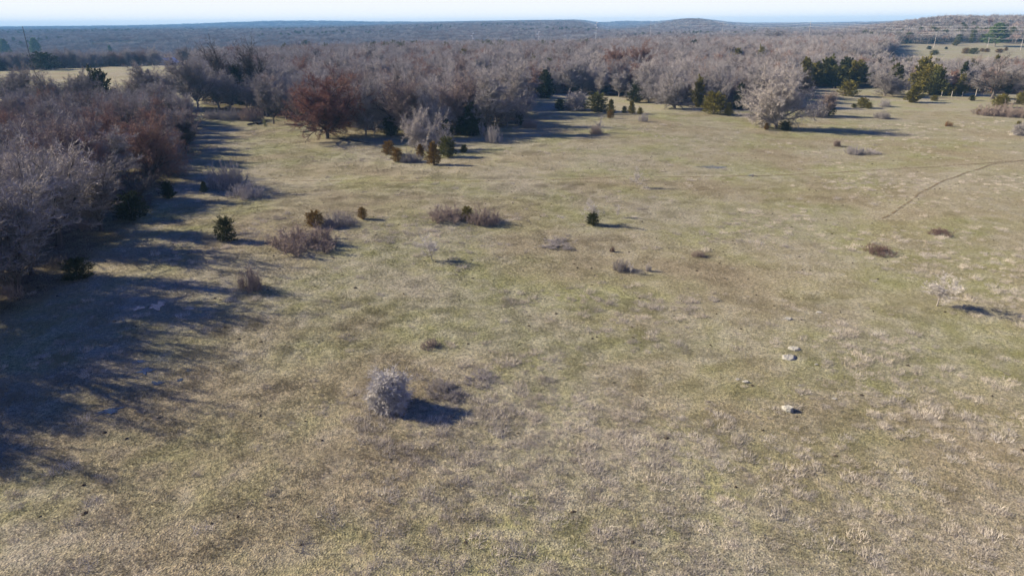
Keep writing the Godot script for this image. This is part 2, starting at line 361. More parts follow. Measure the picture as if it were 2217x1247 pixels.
func land(x: float, z: float) -> float:
	var d := -z
	var u := x / maxf(d, 30.0)
	var h := 0.30 * sin(x * .043 + .7) * sin(z * .037 + .2) + 0.16 * sin(x * .09 + z * .06 + 1.0) + .05 * sin(x * .31 + 1.1) * sin(z * .27)
	if d < 300.0:
		return h
	var cd := 367.0 + (x + 263.0) * .57
	h += -8.0 * ss(0, 70, d - cd) * ss(-90, -170, x) * (1.0 - ss(700, 1200, d))
	h += -10.0 * exp(-pow((d - 950.0) / 280.0, 2)) * (1.0 - ss(.02, .25, u))
	h += (8.0 + 17.0 * ss(-.35, .08, u)) * (1.0 - ss(.085, .135, u)) * ss(1100, 1900.0 + 600.0 * ss(-.3, .05, u), d)
	h += 25.0 * exp(-pow((u - .249) / .045, 2)) * ss(1500, 2200, d)
	h += 18.0 * ss(.42, .62, u) * ss(550, 980, d)
	h += 3.0 * ss(.13, .2, u) * ss(1200, 2000, d)
	h += 12.0 * ss(2800, 4600, d) * (1.0 - ss(.42, .62, u)) + (29.0 * exp(-pow((u + .31) / .14, 2)) + 22.0 * exp(-pow((u - .155) / .04, 2))) * ss(3400, 4700, d)
	return h


func spot(x: float, z: float) -> Vector3:
	return Vector3(x, land(x, z), z)


func meadow(x: float, z: float) -> bool:
	return x < -93.0 and -z < 367.0 + (x + 263.0) * .57 + 6.0 and -z > 190.0 and x < -93.0 - maxf(0.0, (-z - 226.0) * 0.2)


func wooded(x: float, z: float) -> bool:
	var p := Vector2(x, z)
	var d := -z
	if d < 640.0:
		if Geometry2D.is_point_in_polygon(p, CLEARING):
			return false
		if Geometry2D.is_point_in_polygon(p, LEFT_WOOD) or Geometry2D.is_point_in_polygon(p, MIDDLE_WOOD):
			return true
		if d < 230.0 or meadow(x, z):
			return false
	elif d < 670.0 and Geometry2D.is_point_in_polygon(p, CLEARING):
		return false
	if d > 700.0 and d < 2600.0 and sin(x * .0061 + 1.0 + d * .0011) * sin(d * .0087 - x * .0013) > .90:
		return false
	return d > 395.0 or x < -93.0 or x > 230.0


# ------------------------------------------------------------------ materials
func mat(key: String, c: Color, rough := 0.9, vertex := false) -> StandardMaterial3D:
	var m := StandardMaterial3D.new()
	m.resource_name = key
	m.albedo_color = c.linear_to_srgb()
	m.roughness = rough
	m.metallic_specular = 0.25
	m.vertex_color_use_as_albedo = vertex
	m.cull_mode = BaseMaterial3D.CULL_DISABLED
	mats[key] = m
	return m


func materials() -> void:
	# twigs of the bare trees, by kind
	mat("lilac", Color(.30, .287, .285))
	mat("grey", Color(.25, .235, .228))
	mat("pink", Color(.235, .19, .172))
	mat("russet", Color(.235, .145, .11))
	mat("rust", Color(.205, .105, .078))
	mat("dark", Color(.12, .108, .102))
	mat("pale", Color(.39, .365, .345))
	mat("silver", Color(.43, .42, .41))
	mat("bleached", Color(.46, .44, .415))
	mat("brown", Color(.25, .205, .18))
	mat("wine", Color(.13, .085, .075))
	mat("bronze", Color(.20, .12, .06))
	mat("moss", Color(.20, .21, .085))
	mat("bark_pale", Color(.26, .24, .225))
	mat("bark_grey", Color(.17, .155, .147))
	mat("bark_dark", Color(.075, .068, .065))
	mat("any_twig", Color(1, 1, 1), 0.9, true)
	mat("any_bark", Color(.62, .60, .58), 0.9, true)
	# evergreen sprays: the vertex colour varies the hue from spray to spray
	mat("cedar_dark", Color(.062, .072, .030), 0.8, true)
	mat("cedar_green", Color(.125, .13, .044), 0.8, true)
	mat("cedar_olive", Color(.19, .172, .045), 0.8, true)
	mat("cedar_bronze", Color(.23, .155, .05), 0.8, true)
	mat("cedar_pine", Color(.15, .20, .07), 0.8, true)
	for k in ["cedar_dark", "cedar_green", "cedar_olive", "cedar_bronze", "cedar_pine"]:
		mats[k].backlight_enabled = true
		mats[k].backlight = Color(.5, .5, .4)
	mat("grass", Color(1, 1, 1), 0.95, true)
	mat("weed", Color(1, 1, 1), 0.95, true)
	for k in ["grass", "weed"]:
		mats[k].backlight_enabled = true
		mats[k].backlight = Color(.4, .39, .34)
	mat("path_dirt", Color(.15, .122, .072), 0.95)
	mat("clod", Color(.045, .036, .028), 1.0)
	mat("log", Color(.055, .05, .048), 0.95)
	mat("post_wood", Color(.36, .34, .31), 0.9)
	mat("pole_wood", Color(.40, .375, .35), 0.9)
	mat("pole_dark", Color(.08, .07, .065), 0.9)
	mat("steel", Color(.5, .52, .54), 0.5)
	mat("wire", Color(.5, .51, .52), 0.4)
	mat("lamp_head", Color(.8, .81, .8), 0.5)
	mat("white_wall", Color(.78, .78, .76), 0.8)
	mat("white_roof", Color(.8, .8, .8), 0.6)
	mat("tan_wall", Color(.5, .44, .37), 0.8)
	mat("grey_roof", Color(.34, .33, .33), 0.8)
	mat("window_glass", Color(.03, .035, .04), 0.15)
	mat("door_paint", Color(.2, .12, .09), 0.6)
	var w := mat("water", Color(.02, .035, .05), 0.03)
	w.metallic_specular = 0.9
	# stone: white limestone with dark lichen
	var n := FastNoiseLite.new()
	n.seed = 5
	n.frequency = 0.05
	n.fractal_octaves = 4
	var ramp := Gradient.new()
	ramp.offsets = PackedFloat32Array([0.0, 0.33, 0.45, 1.0])
	ramp.colors = PackedColorArray([Color(.22, .23, .24), Color(.42, .42, .41), Color(.70, .70, .67), Color(.84, .84, .81)])
	var nt := NoiseTexture2D.new()
	nt.width = 256
	nt.height = 256
	nt.seamless = true
	nt.noise = n
	nt.color_ramp = ramp
	var st := mat("stone", Color(.62, .62, .61), 0.9)
	st.albedo_texture = nt
	st.uv1_triplanar = true
	st.uv1_scale = Vector3.ONE * 1.6


func noise_bytes(noise_seed: int, freq: float, size: int, octaves := 3, kind := FastNoiseLite.TYPE_SIMPLEX_SMOOTH, seamless := false) -> PackedByteArray:
	var n := FastNoiseLite.new()
	n.seed = noise_seed
	n.noise_type = kind
	n.frequency = freq
	n.fractal_octaves = octaves
	var im := n.get_seamless_image(size, size) if seamless else n.get_image(size, size)
	im.convert(Image.FORMAT_L8)
	return im.get_data()


# what grows where in the pasture, and some vignetting painted into the near end: one texel is 0.3125 m; the sheet covers x -160..160, z -300..20
func build_macro() -> void:
	var S := 1024
	var a := noise_bytes(11, 0.012, S, 4)
	var b := noise_bytes(12, 0.030, S, 4)
	var c := noise_bytes(13, 0.011, S, 5)
	var e := noise_bytes(14, 0.16, S, 3)
	var out := PackedByteArray()
	out.resize(S * S * 3)
	var lut := PackedByteArray()
	lut.resize(1025)
	for i in 1025:
		lut[i] = int(clampf(Color(i / 1024.0, 0, 0).linear_to_srgb().r * 255.0, 0, 255))
	var tan_c := Vector3(.465, .435, .285)
	var green_c := Vector3(.395, .415, .19)
	var brown_c := Vector3(.385, .33, .23)
	var grey_c := Vector3(.49, .465, .40)
	var k := 0
	for j in S:
		for i in S:
			var na := a[k] / 255.0
			var nb := b[k] / 255.0
			var nc := c[k] / 255.0
			var ne := e[k] / 255.0
			var g := clampf((na * .6 + nb * .5 - .45) * 3.2, 0.0, 1.0)
			var br := clampf((nc * .8 + (1.0 - nb) * .3 - .52) * 3.0, 0.0, 1.0)
			var zz := -300.0 + j * .3125
			br = clampf(br + .55 * ss(-44, -25, zz) * ne * 1.6, 0.0, 1.0)  # near turf is rougher and browner; part of this is vignetting put into colour
			var gr := clampf((nc * -.7 + ne * .55 + .26) * 3.0 - .25, 0.0, 1.0)
			var v := tan_c.lerp(green_c, g * .8).lerp(brown_c, br * .7).lerp(grey_c, gr * .5)
			v *= .87 + .26 * ne
			out[k * 3] = lut[int(clampf(v.x, 0, 1) * 1024)]
			out[k * 3 + 1] = lut[int(clampf(v.y, 0, 1) * 1024)]
			out[k * 3 + 2] = lut[int(clampf(v.z, 0, 1) * 1024)]
			k += 1
	macro = Image.create_from_data(S, S, false, Image.FORMAT_RGB8, out)


func pasture_color(x: float, z: float) -> Color:
	var i := posmod(int((x + 160.0) * 3.2), 1024)
	var j := posmod(int((z + 300.0) * 3.2), 1024)
	return macro.get_pixel(i, j).srgb_to_linear()


func build_ground() -> void:
	# fine grain: stems, thatch and bare specks, 1024 texels on 20 m
	var S := 1024
	var f := noise_bytes(21, 0.19, S, 2, FastNoiseLite.TYPE_SIMPLEX_SMOOTH, true)
	var m := noise_bytes(22, 0.05, S, 3, FastNoiseLite.TYPE_SIMPLEX_SMOOTH, true)
	var q := noise_bytes(23, 0.42, S, 1, FastNoiseLite.TYPE_VALUE, true)
	var col := PackedByteArray()
	col.resize(S * S * 3)
	var hei := PackedByteArray()
	hei.resize(S * S)
	for k in S * S:
		var h := (f[k] * .45 + m[k] * .35 + q[k] * .2) / 255.0
		var t := clampf(.52 + (h - .5) * 1.25 + (q[k] - 128) / 255.0 * .12, .12, 1.0)
		var hue := (m[k] - 128) / 255.0 * .12
		col[k * 3] = int(255.0 * clampf(pow(t * (1.0 + hue), .4545), 0, 1))
		col[k * 3 + 1] = int(255.0 * clampf(pow(t, .4545), 0, 1))
		col[k * 3 + 2] = int(255.0 * clampf(pow(t * (1.0 - hue), .4545), 0, 1))
		hei[k] = int(clampf(h * 1.6 - .3, 0, 1) * 255)
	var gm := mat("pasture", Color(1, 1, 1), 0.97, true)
	gm.metallic_specular = 0.1
	gm.albedo_texture = ImageTexture.create_from_image(Image.create_from_data(S, S, false, Image.FORMAT_RGB8, col))
	gm.heightmap_enabled = true
	gm.heightmap_texture = ImageTexture.create_from_image(Image.create_from_data(S, S, false, Image.FORMAT_L8, hei))
	gm.heightmap_scale = 4.5
	gm.detail_enabled = true
	gm.detail_blend_mode = BaseMaterial3D.BLEND_MODE_MUL
	gm.detail_uv_layer = BaseMaterial3D.DETAIL_UV_2
	gm.detail_albedo = ImageTexture.create_from_image(macro)
	var xs := PackedFloat32Array()
	var zs := PackedFloat32Array()
	var x := 0.0
	var step := 2.0
	var half := PackedFloat32Array()
	while x < 5200.0:
		half.append(x)
		if x > 160.0:
			step *= 1.13
		x += step
	half.append(5200.0)
	for i in range(half.size() - 1, 0, -1):
		xs.append(-half[i])
	xs.append_array(half)
	var z := 60.0
	step = 2.0
	while z > -5200.0:
		zs.append(z)
		if z < -450.0:
			step *= 1.07
		z -= step
	zs.append(-5200.0)
	var W := xs.size()
	var H := zs.size()
	var V := PackedVector3Array()
	var N := PackedVector3Array()
	var U := PackedVector2Array()
	var U2 := PackedVector2Array()
	var C := PackedColorArray()
	var I := PackedInt32Array()
	V.resize(W * H)
	N.resize(W * H)
	U.resize(W * H)
	U2.resize(W * H)
	C.resize(W * H)
	var k := 0
	for j in H:
		for i in W:
			var px := xs[i]
			var pz := zs[j]
			V[k] = Vector3(px, land(px, pz), pz)
			U[k] = Vector2(px, pz) / 20.0
			U2[k] = Vector2((px + 160.0) / 320.0, (pz + 300.0) / 320.0)
			var c := Color(1, 1, 1)
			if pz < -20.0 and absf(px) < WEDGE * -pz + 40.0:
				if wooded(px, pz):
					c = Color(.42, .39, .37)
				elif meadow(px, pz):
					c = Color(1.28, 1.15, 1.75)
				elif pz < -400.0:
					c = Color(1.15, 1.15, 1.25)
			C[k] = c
			k += 1
	for j in H:
		for i in W:
			var l := V[j * W + maxi(i - 1, 0)]
			var r := V[j * W + mini(i + 1, W - 1)]
			var n := V[mini(j + 1, H - 1) * W + i]
			var s := V[maxi(j - 1, 0) * W + i]
			N[j * W + i] = (s - n).cross(r - l).normalized()
			if N[j * W + i].y < 0:
				N[j * W + i] = -N[j * W + i]
	for j in H - 1:
		for i in W - 1:
			var p := j * W + i
			I.append_array(PackedInt32Array([p, p + W, p + 1, p + 1, p + W, p + W + 1]))
	var arr := []
	arr.resize(Mesh.ARRAY_MAX)
	arr[Mesh.ARRAY_VERTEX] = V
	arr[Mesh.ARRAY_NORMAL] = N
	arr[Mesh.ARRAY_TEX_UV] = U
	arr[Mesh.ARRAY_TEX_UV2] = U2
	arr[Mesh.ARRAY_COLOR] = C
	arr[Mesh.ARRAY_INDEX] = I
	var me := ArrayMesh.new()
	me.add_surface_from_arrays(Mesh.PRIMITIVE_TRIANGLES, arr)
	var o := MeshInstance3D.new()
	o.name = "ground"
	o.mesh = me
	o.set_surface_override_material(0, gm)
	add_child(o)
	tag(o, "dry winter pasture and the rolling land behind it", "ground", "", "structure")


# ------------------------------------------------------------------ a soup of triangles
class Soup:
	var v := PackedVector3Array()
	var c := PackedColorArray()
	var i := PackedInt32Array()
	var tinted := false

	func tri(a: Vector3, b: Vector3, d: Vector3, tint := Color.WHITE) -> void:
		var n := v.size()
		v.append(a)
		v.append(b)
		v.append(d)
		if tinted:
			c.append(tint)
			c.append(tint)
			c.append(tint)
		i.append(n)
		i.append(n + 1)
		i.append(n + 2)

	func tube(a: Vector3, b: Vector3, ra: float, rb: float, sides: int, tint := Color.WHITE) -> void:
		var d := (b - a).normalized()
		var s := d.cross(Vector3.UP if absf(d.y) < .9 else Vector3.RIGHT).normalized()
		var t := d.cross(s)
		var n := v.size()
		for k in sides:
			var w := TAU * k / sides
			var o := s * cos(w) + t * sin(w)
			v.append(a + o * ra)
			v.append(b + o * rb)
			if tinted:
				c.append(tint)
				c.append(tint)
		for k in sides:
			var p := n + k * 2
			var q := n + (k + 1) % sides * 2
			i.append(p)
			i.append(q)
			i.append(p + 1)
			i.append(q)
			i.append(q + 1)
			i.append(p + 1)

	func box(at: Vector3, size: Vector3) -> void:
		var h := size / 2.0
		var n := v.size()
		for k in 8:
			v.append(at + Vector3(h.x if k & 1 else -h.x, h.y if k & 2 else -h.y, h.z if k & 4 else -h.z))
			if tinted:
				c.append(Color.WHITE)
		for f in [[0, 1, 3, 2], [4, 6, 7, 5], [0, 4, 5, 1], [2, 3, 7, 6], [0, 2, 6, 4], [1, 5, 7, 3]]:
			i.append_array(PackedInt32Array([n + f[0], n + f[1], n + f[2], n + f[0], n + f[2], n + f[3]]))

	func mesh(into: ArrayMesh = null) -> ArrayMesh:
		var me := into if into else ArrayMesh.new()
		if v.is_empty():
			return me
		var arr := []
		arr.resize(Mesh.ARRAY_MAX)
		arr[Mesh.ARRAY_VERTEX] = v
		if tinted:
			arr[Mesh.ARRAY_COLOR] = c
		arr[Mesh.ARRAY_INDEX] = i
		me.add_surface_from_arrays(Mesh.PRIMITIVE_TRIANGLES, arr)
		return me

	func fit() -> Vector3:      # widest reach across x/z as a diameter, height
		var r := PackedFloat32Array()
		var h := PackedFloat32Array()
		for p in v:
			r.append(Vector2(p.x, p.z).length())
			h.append(p.y)
		r.sort()
		h.sort()
		return Vector3(r[int(r.size() * .972)] * 2.0, h[int(h.size() * .993)], 0)


# ------------------------------------------------------------------ bare trees
var wood_s: Soup     # trunk and boughs
var limb_s: Soup     # branches
var twig_s: Soup     # twigs
var P := {}          # the growing habit


func rand_dir() -> Vector3:
	return Vector3(rng.randf_range(-1, 1), rng.randf_range(-1, 1), rng.randf_range(-1, 1)).normalized()


func grow(p: Vector3, d: Vector3, length: float, r: float, lv: int) -> void:
	if lv >= 4:
		var side := d.cross(rand_dir()).normalized() * r
		var q := p + d * length
		q.y += length * P.droop
		twig_s.tri(p - side, p + side, q)
		return
	var n: int = P.segs[lv]
	var a := p
	var wig: float = P.wiggle * (1.0 if lv else .35)
	for s in n:
		d = (d + rand_dir() * wig + Vector3.UP * P.up[lv]).normalized()
		var b := a + d * length / n
		var ra := r * (1.0 - .62 * s / n)
		var rb := r * (1.0 - .62 * (s + 1) / n)
		if lv == 0:
			wood_s.tube(a, b, ra * (1.35 if s == 0 else 1.0), rb, 6)
		elif lv == 1:
			wood_s.tube(a, b, ra, rb, 5)
		elif lv == 2:
			limb_s.tube(a, b, ra, rb, 3)
		else:
			var sd := d.cross(rand_dir()).normalized()
			limb_s.tri(a - sd * ra, a + sd * ra, b + sd * rb)
			limb_s.tri(a - sd * ra, b + sd * rb, b - sd * rb)
		var t0 := (s + .5) / n
		if lv > 0 or t0 >= P.bare:
			var kids: int = P.kids[lv]
			for k in kids:
				var f := rng.randf()
				var o := a.lerp(b, f)
				var t := (s + f) / n
				var ang: float = deg_to_rad(rng.randf_range(P.a0[lv], P.a1[lv]))
				var perp := d.cross(rand_dir()).normalized()
				var cd := d * cos(ang) + perp * sin(ang)
				if lv == 0:
					cd = (cd + Vector3.UP * .15).normalized()
				elif cd.y < P.low:
					cd.y = P.low
					cd = cd.normalized()
				var cl: float = length * P.ratio[lv] * rng.randf_range(.7, 1.15) * (1.0 - P.taper * t)
				if lv == 3:
					cl = P.twig * rng.randf_range(.6, 1.3)
				grow(o, cd, cl, P.twig_r if lv == 3 else lerpf(ra, rb, f) * P.thin, lv + 1)
		a = b
	if lv < 3:      # the leader goes on as finer wood
		for k in 2:
			var dd := (d + rand_dir() * .5).normalized()
			var cl: float = length * P.ratio[lv] * .9
			grow(a, dd, cl, r * .38, lv + 1)


func habit(v: String) -> Dictionary:
	var h := {"trunk": 5.4, "radius": .2, "bare": .25, "segs": [7, 5, 4, 3, 1], "kids": [3, 2, 2, 4], "a0": [30, 30, 28, 20], "a1": [65, 65, 65, 70], "ratio": [.72, .56, .46, .4], "up": [.05, .08, .06, .03],
		"wiggle": .26, "taper": .30, "low": -.25, "twig": .46, "twig_r": .0125, "droop": 0.0, "thin": .68}
	if v.begins_with("vase"):
		h.merge({"trunk": 4.6, "bare": .28, "a0": [18, 25, 25, 20], "a1": [48, 58, 60, 65], "ratio": [.98, .54, .46, .4], "up": [.05, .12, .08, .05], "low": -.05}, true)
	elif v.begins_with("dome"):
		h.merge({"trunk": 5.0, "bare": .14, "kids": [5, 2, 2, 3], "a0": [30, 30, 28, 20], "a1": [98, 72, 68, 75], "ratio": [.86, .52, .42, .4], "up": [.03, .0, .02, .02], "low": -.6, "twig": .44, "twig_r": .012}, true)
	elif v.begins_with("spread"):
		h.merge({"trunk": 3.4, "bare": .36, "a0": [35, 30, 28, 20], "a1": [78, 65, 65, 70], "ratio": [1.3, .54, .46, .4], "up": [.03, .05, .06, .03], "wiggle": .36, "radius": .24}, true)
	elif v.begins_with("flat"):
		h.merge({"trunk": 6.0, "bare": .5, "kids": [4, 2, 3, 4], "a0": [30, 28, 28, 20], "a1": [64, 60, 65, 75], "ratio": [.8, .5, .42, .4], "up": [.05, .04, .02, .0], "low": .0}, true)
	elif v.begins_with("bush"):
		h.merge({"trunk": 1.2, "bare": .0, "segs": [3, 5, 4, 3, 1], "kids": [5, 2, 2, 3], "a0": [15, 28, 28, 20], "a1": [75, 60, 60, 65], "ratio": [3.4, .5, .46, .4], "up": [.03, .07, .05, .02], "wiggle": .36, "twig": .4}, true)
	elif v.begins_with("tall"):
		h.merge({"trunk": 6.4, "bare": .32, "a0": [22, 28, 25, 20], "a1": [55, 60, 60, 65], "ratio": [.55, .56, .48, .4], "up": [.04, .12, .08, .05], "low": -.1}, true)
	if v == "dome_oak":
		h.merge({"trunk": 3.6, "kids": [4, 2, 3, 5], "ratio": [1.22, .5, .42, .4], "a0": [18, 30, 28, 20], "twig": .36, "twig_r": .009}, true)
	elif v == "vase_pale":
		h.merge({"trunk": 3.6, "kids": [3, 2, 3, 5], "ratio": [1.25, .52, .44, .4], "a0": [20, 28, 25, 20], "a1": [72, 62, 60, 65], "twig": .38, "twig_r": .009}, true)
	if v.ends_with("_open"):
		h.merge({"kids": [2, 2, 2, 2], "twig": .4, "twig_r": .014, "thin": .72}, true)
	return h


func bare_proto(key: String) -> void:
	rng.seed = hash(key) + 3
	wood_s = Soup.new()
	limb_s = Soup.new()
	twig_s = Soup.new()
	P = habit(key)
	grow(Vector3(0, -.25, 0), (Vector3.UP + rand_dir() * .08).normalized(), P.trunk, P.radius, 0)
	var root := Node3D.new()
	var crown := limb_s.mesh()
	twig_s.mesh(crown)
	part(root, "trunk", wood_s.mesh(), mats.bark_grey)
	var c := part(root, "crown", crown, mats.bark_grey)
	c.set_surface_override_material(1, mats.lilac)
	protos[key] = {"node": root, "size": twig_s.fit()}


func place(key: String, called: String, at: Vector3, w: float, h: float, turn: float) -> Node3D:
	var pr: Dictionary = protos[key]
	var o: Node3D = pr.node.duplicate()
	o.name = numbered(called)
	add_child(o, true)
	o.position = at
	var s: Vector3 = pr.size
	o.basis = Basis(Vector3.UP, turn) * Basis.from_scale(Vector3(w / s.x, h / s.y, w / s.x))
	return o


func bark_for(tone: String) -> Material:
	return mats.bark_pale if tone == "pale" else mats.bark_dark if tone in ["dark", "rust"] else mats.bark_grey


func bare_tree(key: String, called: String, at: Vector3, w: float, h: float, turn: float, tone: String, label: String, group := "") -> Node3D:
	var o := place(key, called, at, w, h, turn)
	tag(o, label, "tree", group)
	o.get_node("trunk").set_surface_override_material(0, bark_for(tone))
	o.get_node("crown").set_surface_override_material(0, bark_for(tone))
	o.get_node("crown").set_surface_override_material(1, mats[tone])
	if at.x < -34.0 and at.z > -110.0:      # near part of the left wood: trunks darker than their tone gives
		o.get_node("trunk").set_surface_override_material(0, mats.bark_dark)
	return o


# ------------------------------------------------------------------ evergreens
func cedar_proto(key: String, shape: String, count: int) -> void:
	rng.seed = hash(key) + 3
	# 5 m tall, crown 4 m wide: plumes that rise out of the stem, each feathered with small sprays
	var s := Soup.new()
	s.tinted = true
	var plumes := 66 if shape == "round" else 60 if shape == "cone" else 58
	for k in plumes:
		var t := (k + rng.randf()) / plumes
		var az := k * 2.39996 + rng.randf_range(-.5, .5)
		var env := 0.0
		match shape:
			"round": env = sqrt(maxf(0.03, 1.0 - pow(absf(t - .36) / .66, 2.4)))
			"cone": env = minf(1.0, t * 6.0 + .5) * pow(1.03 - t, .62)
			_: env = minf(1.0, t * 4.0 + .45) * (1.0 - .66 * pow(t, 1.3)) * rng.randf_range(.66, 1.15)
		env *= rng.randf_range(.72, 1.16)
		var out := Vector3(cos(az), 0, sin(az))
		var base := out * env * .30 + Vector3(0, .12 + t * 3.9, 0)
		var tip := out * env * 2.0 + Vector3(0, .35 + t * 4.55 + rng.randf_range(-.15, .5), 0)
		var axis := (tip - base)
		var fat := (.42 + .34 * env) * rng.randf_range(.8, 1.15)
		var hue := Color.WHITE * rng.randf_range(.78, 1.25)
		if rng.randf() < .22:
			hue = hue * Color(1.35, 1.12, .8)
		for q in count / plumes:
			var f := rng.randf()
			var p := base + axis * f + rand_dir() * fat * (1.0 - .72 * f) * pow(rng.randf(), .4)
			if p.y < .08:
				p.y = .08
			var d := (axis.normalized() * .8 + Vector3.UP * .35 + rand_dir() * .6).normalized()
			var size := rng.randf_range(.12, .34)
			var tint := hue * rng.randf_range(.7, 1.3)
			for w in 2:
				var side := d.cross(rand_dir()).normalized() * size * .26
				s.tri(p - side, p + side, p + d * size, tint)
	var tr := Soup.new()
	tr.tube(Vector3(0, -.2, 0), Vector3(.05, 2.2, 0), .13, .08, 6)
	tr.tube(Vector3(.05, 2.2, 0), Vector3(0, 4.4, .04), .08, .02, 5)
	var root := Node3D.new()
	part(root, "trunk", tr.mesh(), mats.bark_grey)
	part(root, "crown", s.mesh(), mats.cedar_green)
	protos[key] = {"node": root, "size": Vector3(4.0, 5.0, 0)}


func pine_proto(key: String) -> void:
	# tall conifer: tiers of boughs that carry tufts of needles
	var s := Soup.new()
	s.tinted = true
	var tr := Soup.new()
	tr.tube(Vector3(0, -.3, 0), Vector3(.1, 7, 0), .28, .17, 7)
	tr.tube(Vector3(.1, 7, 0), Vector3(0, 13.4, .05), .17, .03, 6)
	for k in 74:
		var t := .10 + .88 * k / 74.0
		var az := k * 2.4 + rng.randf_range(-.4, .4)
		var reach := 5.4 * pow(1.0 - t, .62) * rng.randf_range(.72, 1.08) + .3
		var o := Vector3(0, t * 13.6, 0)
		var e := o + Vector3(cos(az) * reach, reach * rng.randf_range(.1, .38), sin(az) * reach)
		tr.tube(o, e, .05, .015, 3)
		for q in 46:
			var f := rng.randf_range(.30, 1.05)
			var p := o.lerp(e, f) + rand_dir() * (.28 + .45 * f) * rng.randf()
			var size := rng.randf_range(.45, .85)
			var tint := Color.WHITE * rng.randf_range(.65, 1.35)
			for w in 3:
				var d := (rand_dir() + Vector3.UP * .5 + (e - o).normalized() * .5).normalized()
				var side := d.cross(rand_dir()).normalized() * size * .30
				s.tri(p - side, p + side, p + d * size, tint)
	var root := Node3D.new()
	part(root, "trunk", tr.mesh(), mats.bark_grey)
	part(root, "crown", s.mesh(), mats.cedar_pine)
	protos[key] = {"node": root, "size": Vector3(10.4, 14.2, 0)}


# ------------------------------------------------------------------ bushes, brambles, weeds, saplings
func bush_proto(key: String, shape: String, stems: int) -> void:
	rng.seed = hash(key) + 3
	var st := Soup.new()
	var tw := Soup.new()
	for k in stems:
		var az := rng.randf() * TAU
		var root := Vector3.ZERO
		var d := Vector3.UP
		var length := 1.0
		if shape == "dome":
			root = Vector3(cos(az), 0, sin(az)) * .28 * sqrt(rng.randf())
			var tilt := acos(rng.randf_range(.02, 1.0))
			d = Vector3(cos(az) * sin(tilt), cos(tilt), sin(az) * sin(tilt))
			length = rng.randf_range(.75, 1.0)
		elif shape == "thicket":
			root = Vector3(cos(az), 0, sin(az)) * .95 * sqrt(rng.randf())
			d = (Vector3.UP * .8 + rand_dir() * .75)
			d.y = absf(d.y) + .15
			d = d.normalized()
			length = rng.randf_range(.5, 1.0) * (1.08 - .6 * root.length())
		else:
			root = Vector3(cos(az), 0, sin(az)) * .9 * pow(rng.randf(), .7)
			d = (Vector3.UP + rand_dir() * .45).normalized()
			length = rng.randf_range(.35, 1.0) * (1.0 - .45 * root.length())
		var goal := Vector3.ZERO
		if shape == "dome":
			var gd := rand_dir()
			var lump := .52 + .09 * sin(atan2(gd.z, gd.x) * 3.0 + gd.y * 4.0) + .07 * sin(atan2(gd.z, gd.x) * 5.0 + 1.0 - gd.y * 7.0)
			goal = Vector3(.05, .40, 0) + gd * Vector3(lump, lump * 1.15, lump) * pow(rng.randf(), .5)
			goal.y = absf(goal.y - .04) + .04
			root = root * .5
			length = (goal - root).length()
		var a := root + Vector3(0, -.04, 0)
		var r := .0065 if shape == "dome" else .011
		for s in 4:
			if shape == "dome":
				d = ((goal - a).normalized() + Vector3.UP * (.55 - .2 * s) + rand_dir() * .2).normalized()
			else:
				d = (d + rand_dir() * .26).normalized()
			if d.y < .05 and shape != "dome":
				d.y = .05
			var b := a + d * length / 4.0
			st.tube(a, b, r * (1.0 - s * .2), r * (.8 - s * .2), 3)
			for q in (20 if shape == "dome" else 7):
				var o := a.lerp(b, rng.randf())
				var dd := (d + rand_dir() * 1.0).normalized()
				var l := rng.randf_range(.08, .24)
				var side := dd.cross(rand_dir()).normalized() * (.0048 if shape == "dome" else .0065)
				tw.tri(o - side, o + side, o + dd * l)
				for w in 3:
					var o2 := o + dd * l * rng.randf()
					var d2 := (dd + rand_dir() * .9).normalized()
					var side2 := d2.cross(rand_dir()).normalized() * .005
					tw.tri(o2 - side2, o2 + side2, o2 + d2 * rng.randf_range(.05, .15))
			a = b
	var root_node := Node3D.new()
	part(root_node, "stems", st.mesh(), mats.bark_grey).set_meta("kind", "stuff")
	part(root_node, "twigs", tw.mesh(), mats.lilac).set_meta("kind", "stuff")
	protos[key] = {"node": root_node, "size": tw.fit()}


func leafy_proto(key: String) -> void:
	var st := Soup.new()
	var lf := Soup.new()
	for k in 26:
		var d := (Vector3.UP * .9 + rand_dir()).normalized()
		d.y = absf(d.y)
		var e := d * rng.randf_range(.6, 1.0)
		st.tube(Vector3(0, -.03, 0), e, .012, .004, 3)
		for q in 44:
			var p := e * rng.randf_range(.3, 1.05) + rand_dir() * .12
			var dd := rand_dir()
			var side := dd.cross(rand_dir()).normalized() * .022
			lf.tri(p - side, p + side, p + dd * .07)
	var root_node := Node3D.new()
	part(root_node, "stems", st.mesh(), mats.bark_grey).set_meta("kind", "stuff")
	part(root_node, "leaves", lf.mesh(), mats.moss).set_meta("kind", "stuff")
	protos[key] = {"node": root_node, "size": lf.fit()}


func sapling_proto(key: String) -> void:
	rng.seed = hash(key) + 3
	wood_s = Soup.new()
	limb_s = Soup.new()
	twig_s = Soup.new()
	P = habit("vase")
	P.merge({"trunk": 2.0, "radius": .05, "bare": .25, "kids": [2, 2, 2, 3], "segs": [5, 3, 3, 2, 1], "ratio": [.75, .55, .5, .4], "a0": [30, 30, 30, 20], "a1": [70, 60, 60, 60], "twig": .22, "twig_r": .0105, "wiggle": .25, "thin": .5}, true)
	grow(Vector3(0, -.05, 0), (Vector3.UP + rand_dir() * .06).normalized(), P.trunk, P.radius, 0)
	var root := Node3D.new()
	var crown := limb_s.mesh()
	twig_s.mesh(crown)
	part(root, "trunk", wood_s.mesh(), mats.bark_pale)
	var c := part(root, "crown", crown, mats.bark_pale)
	c.set_surface_override_material(1, mats.pale)
	protos[key] = {"node": root, "size": twig_s.fit()}


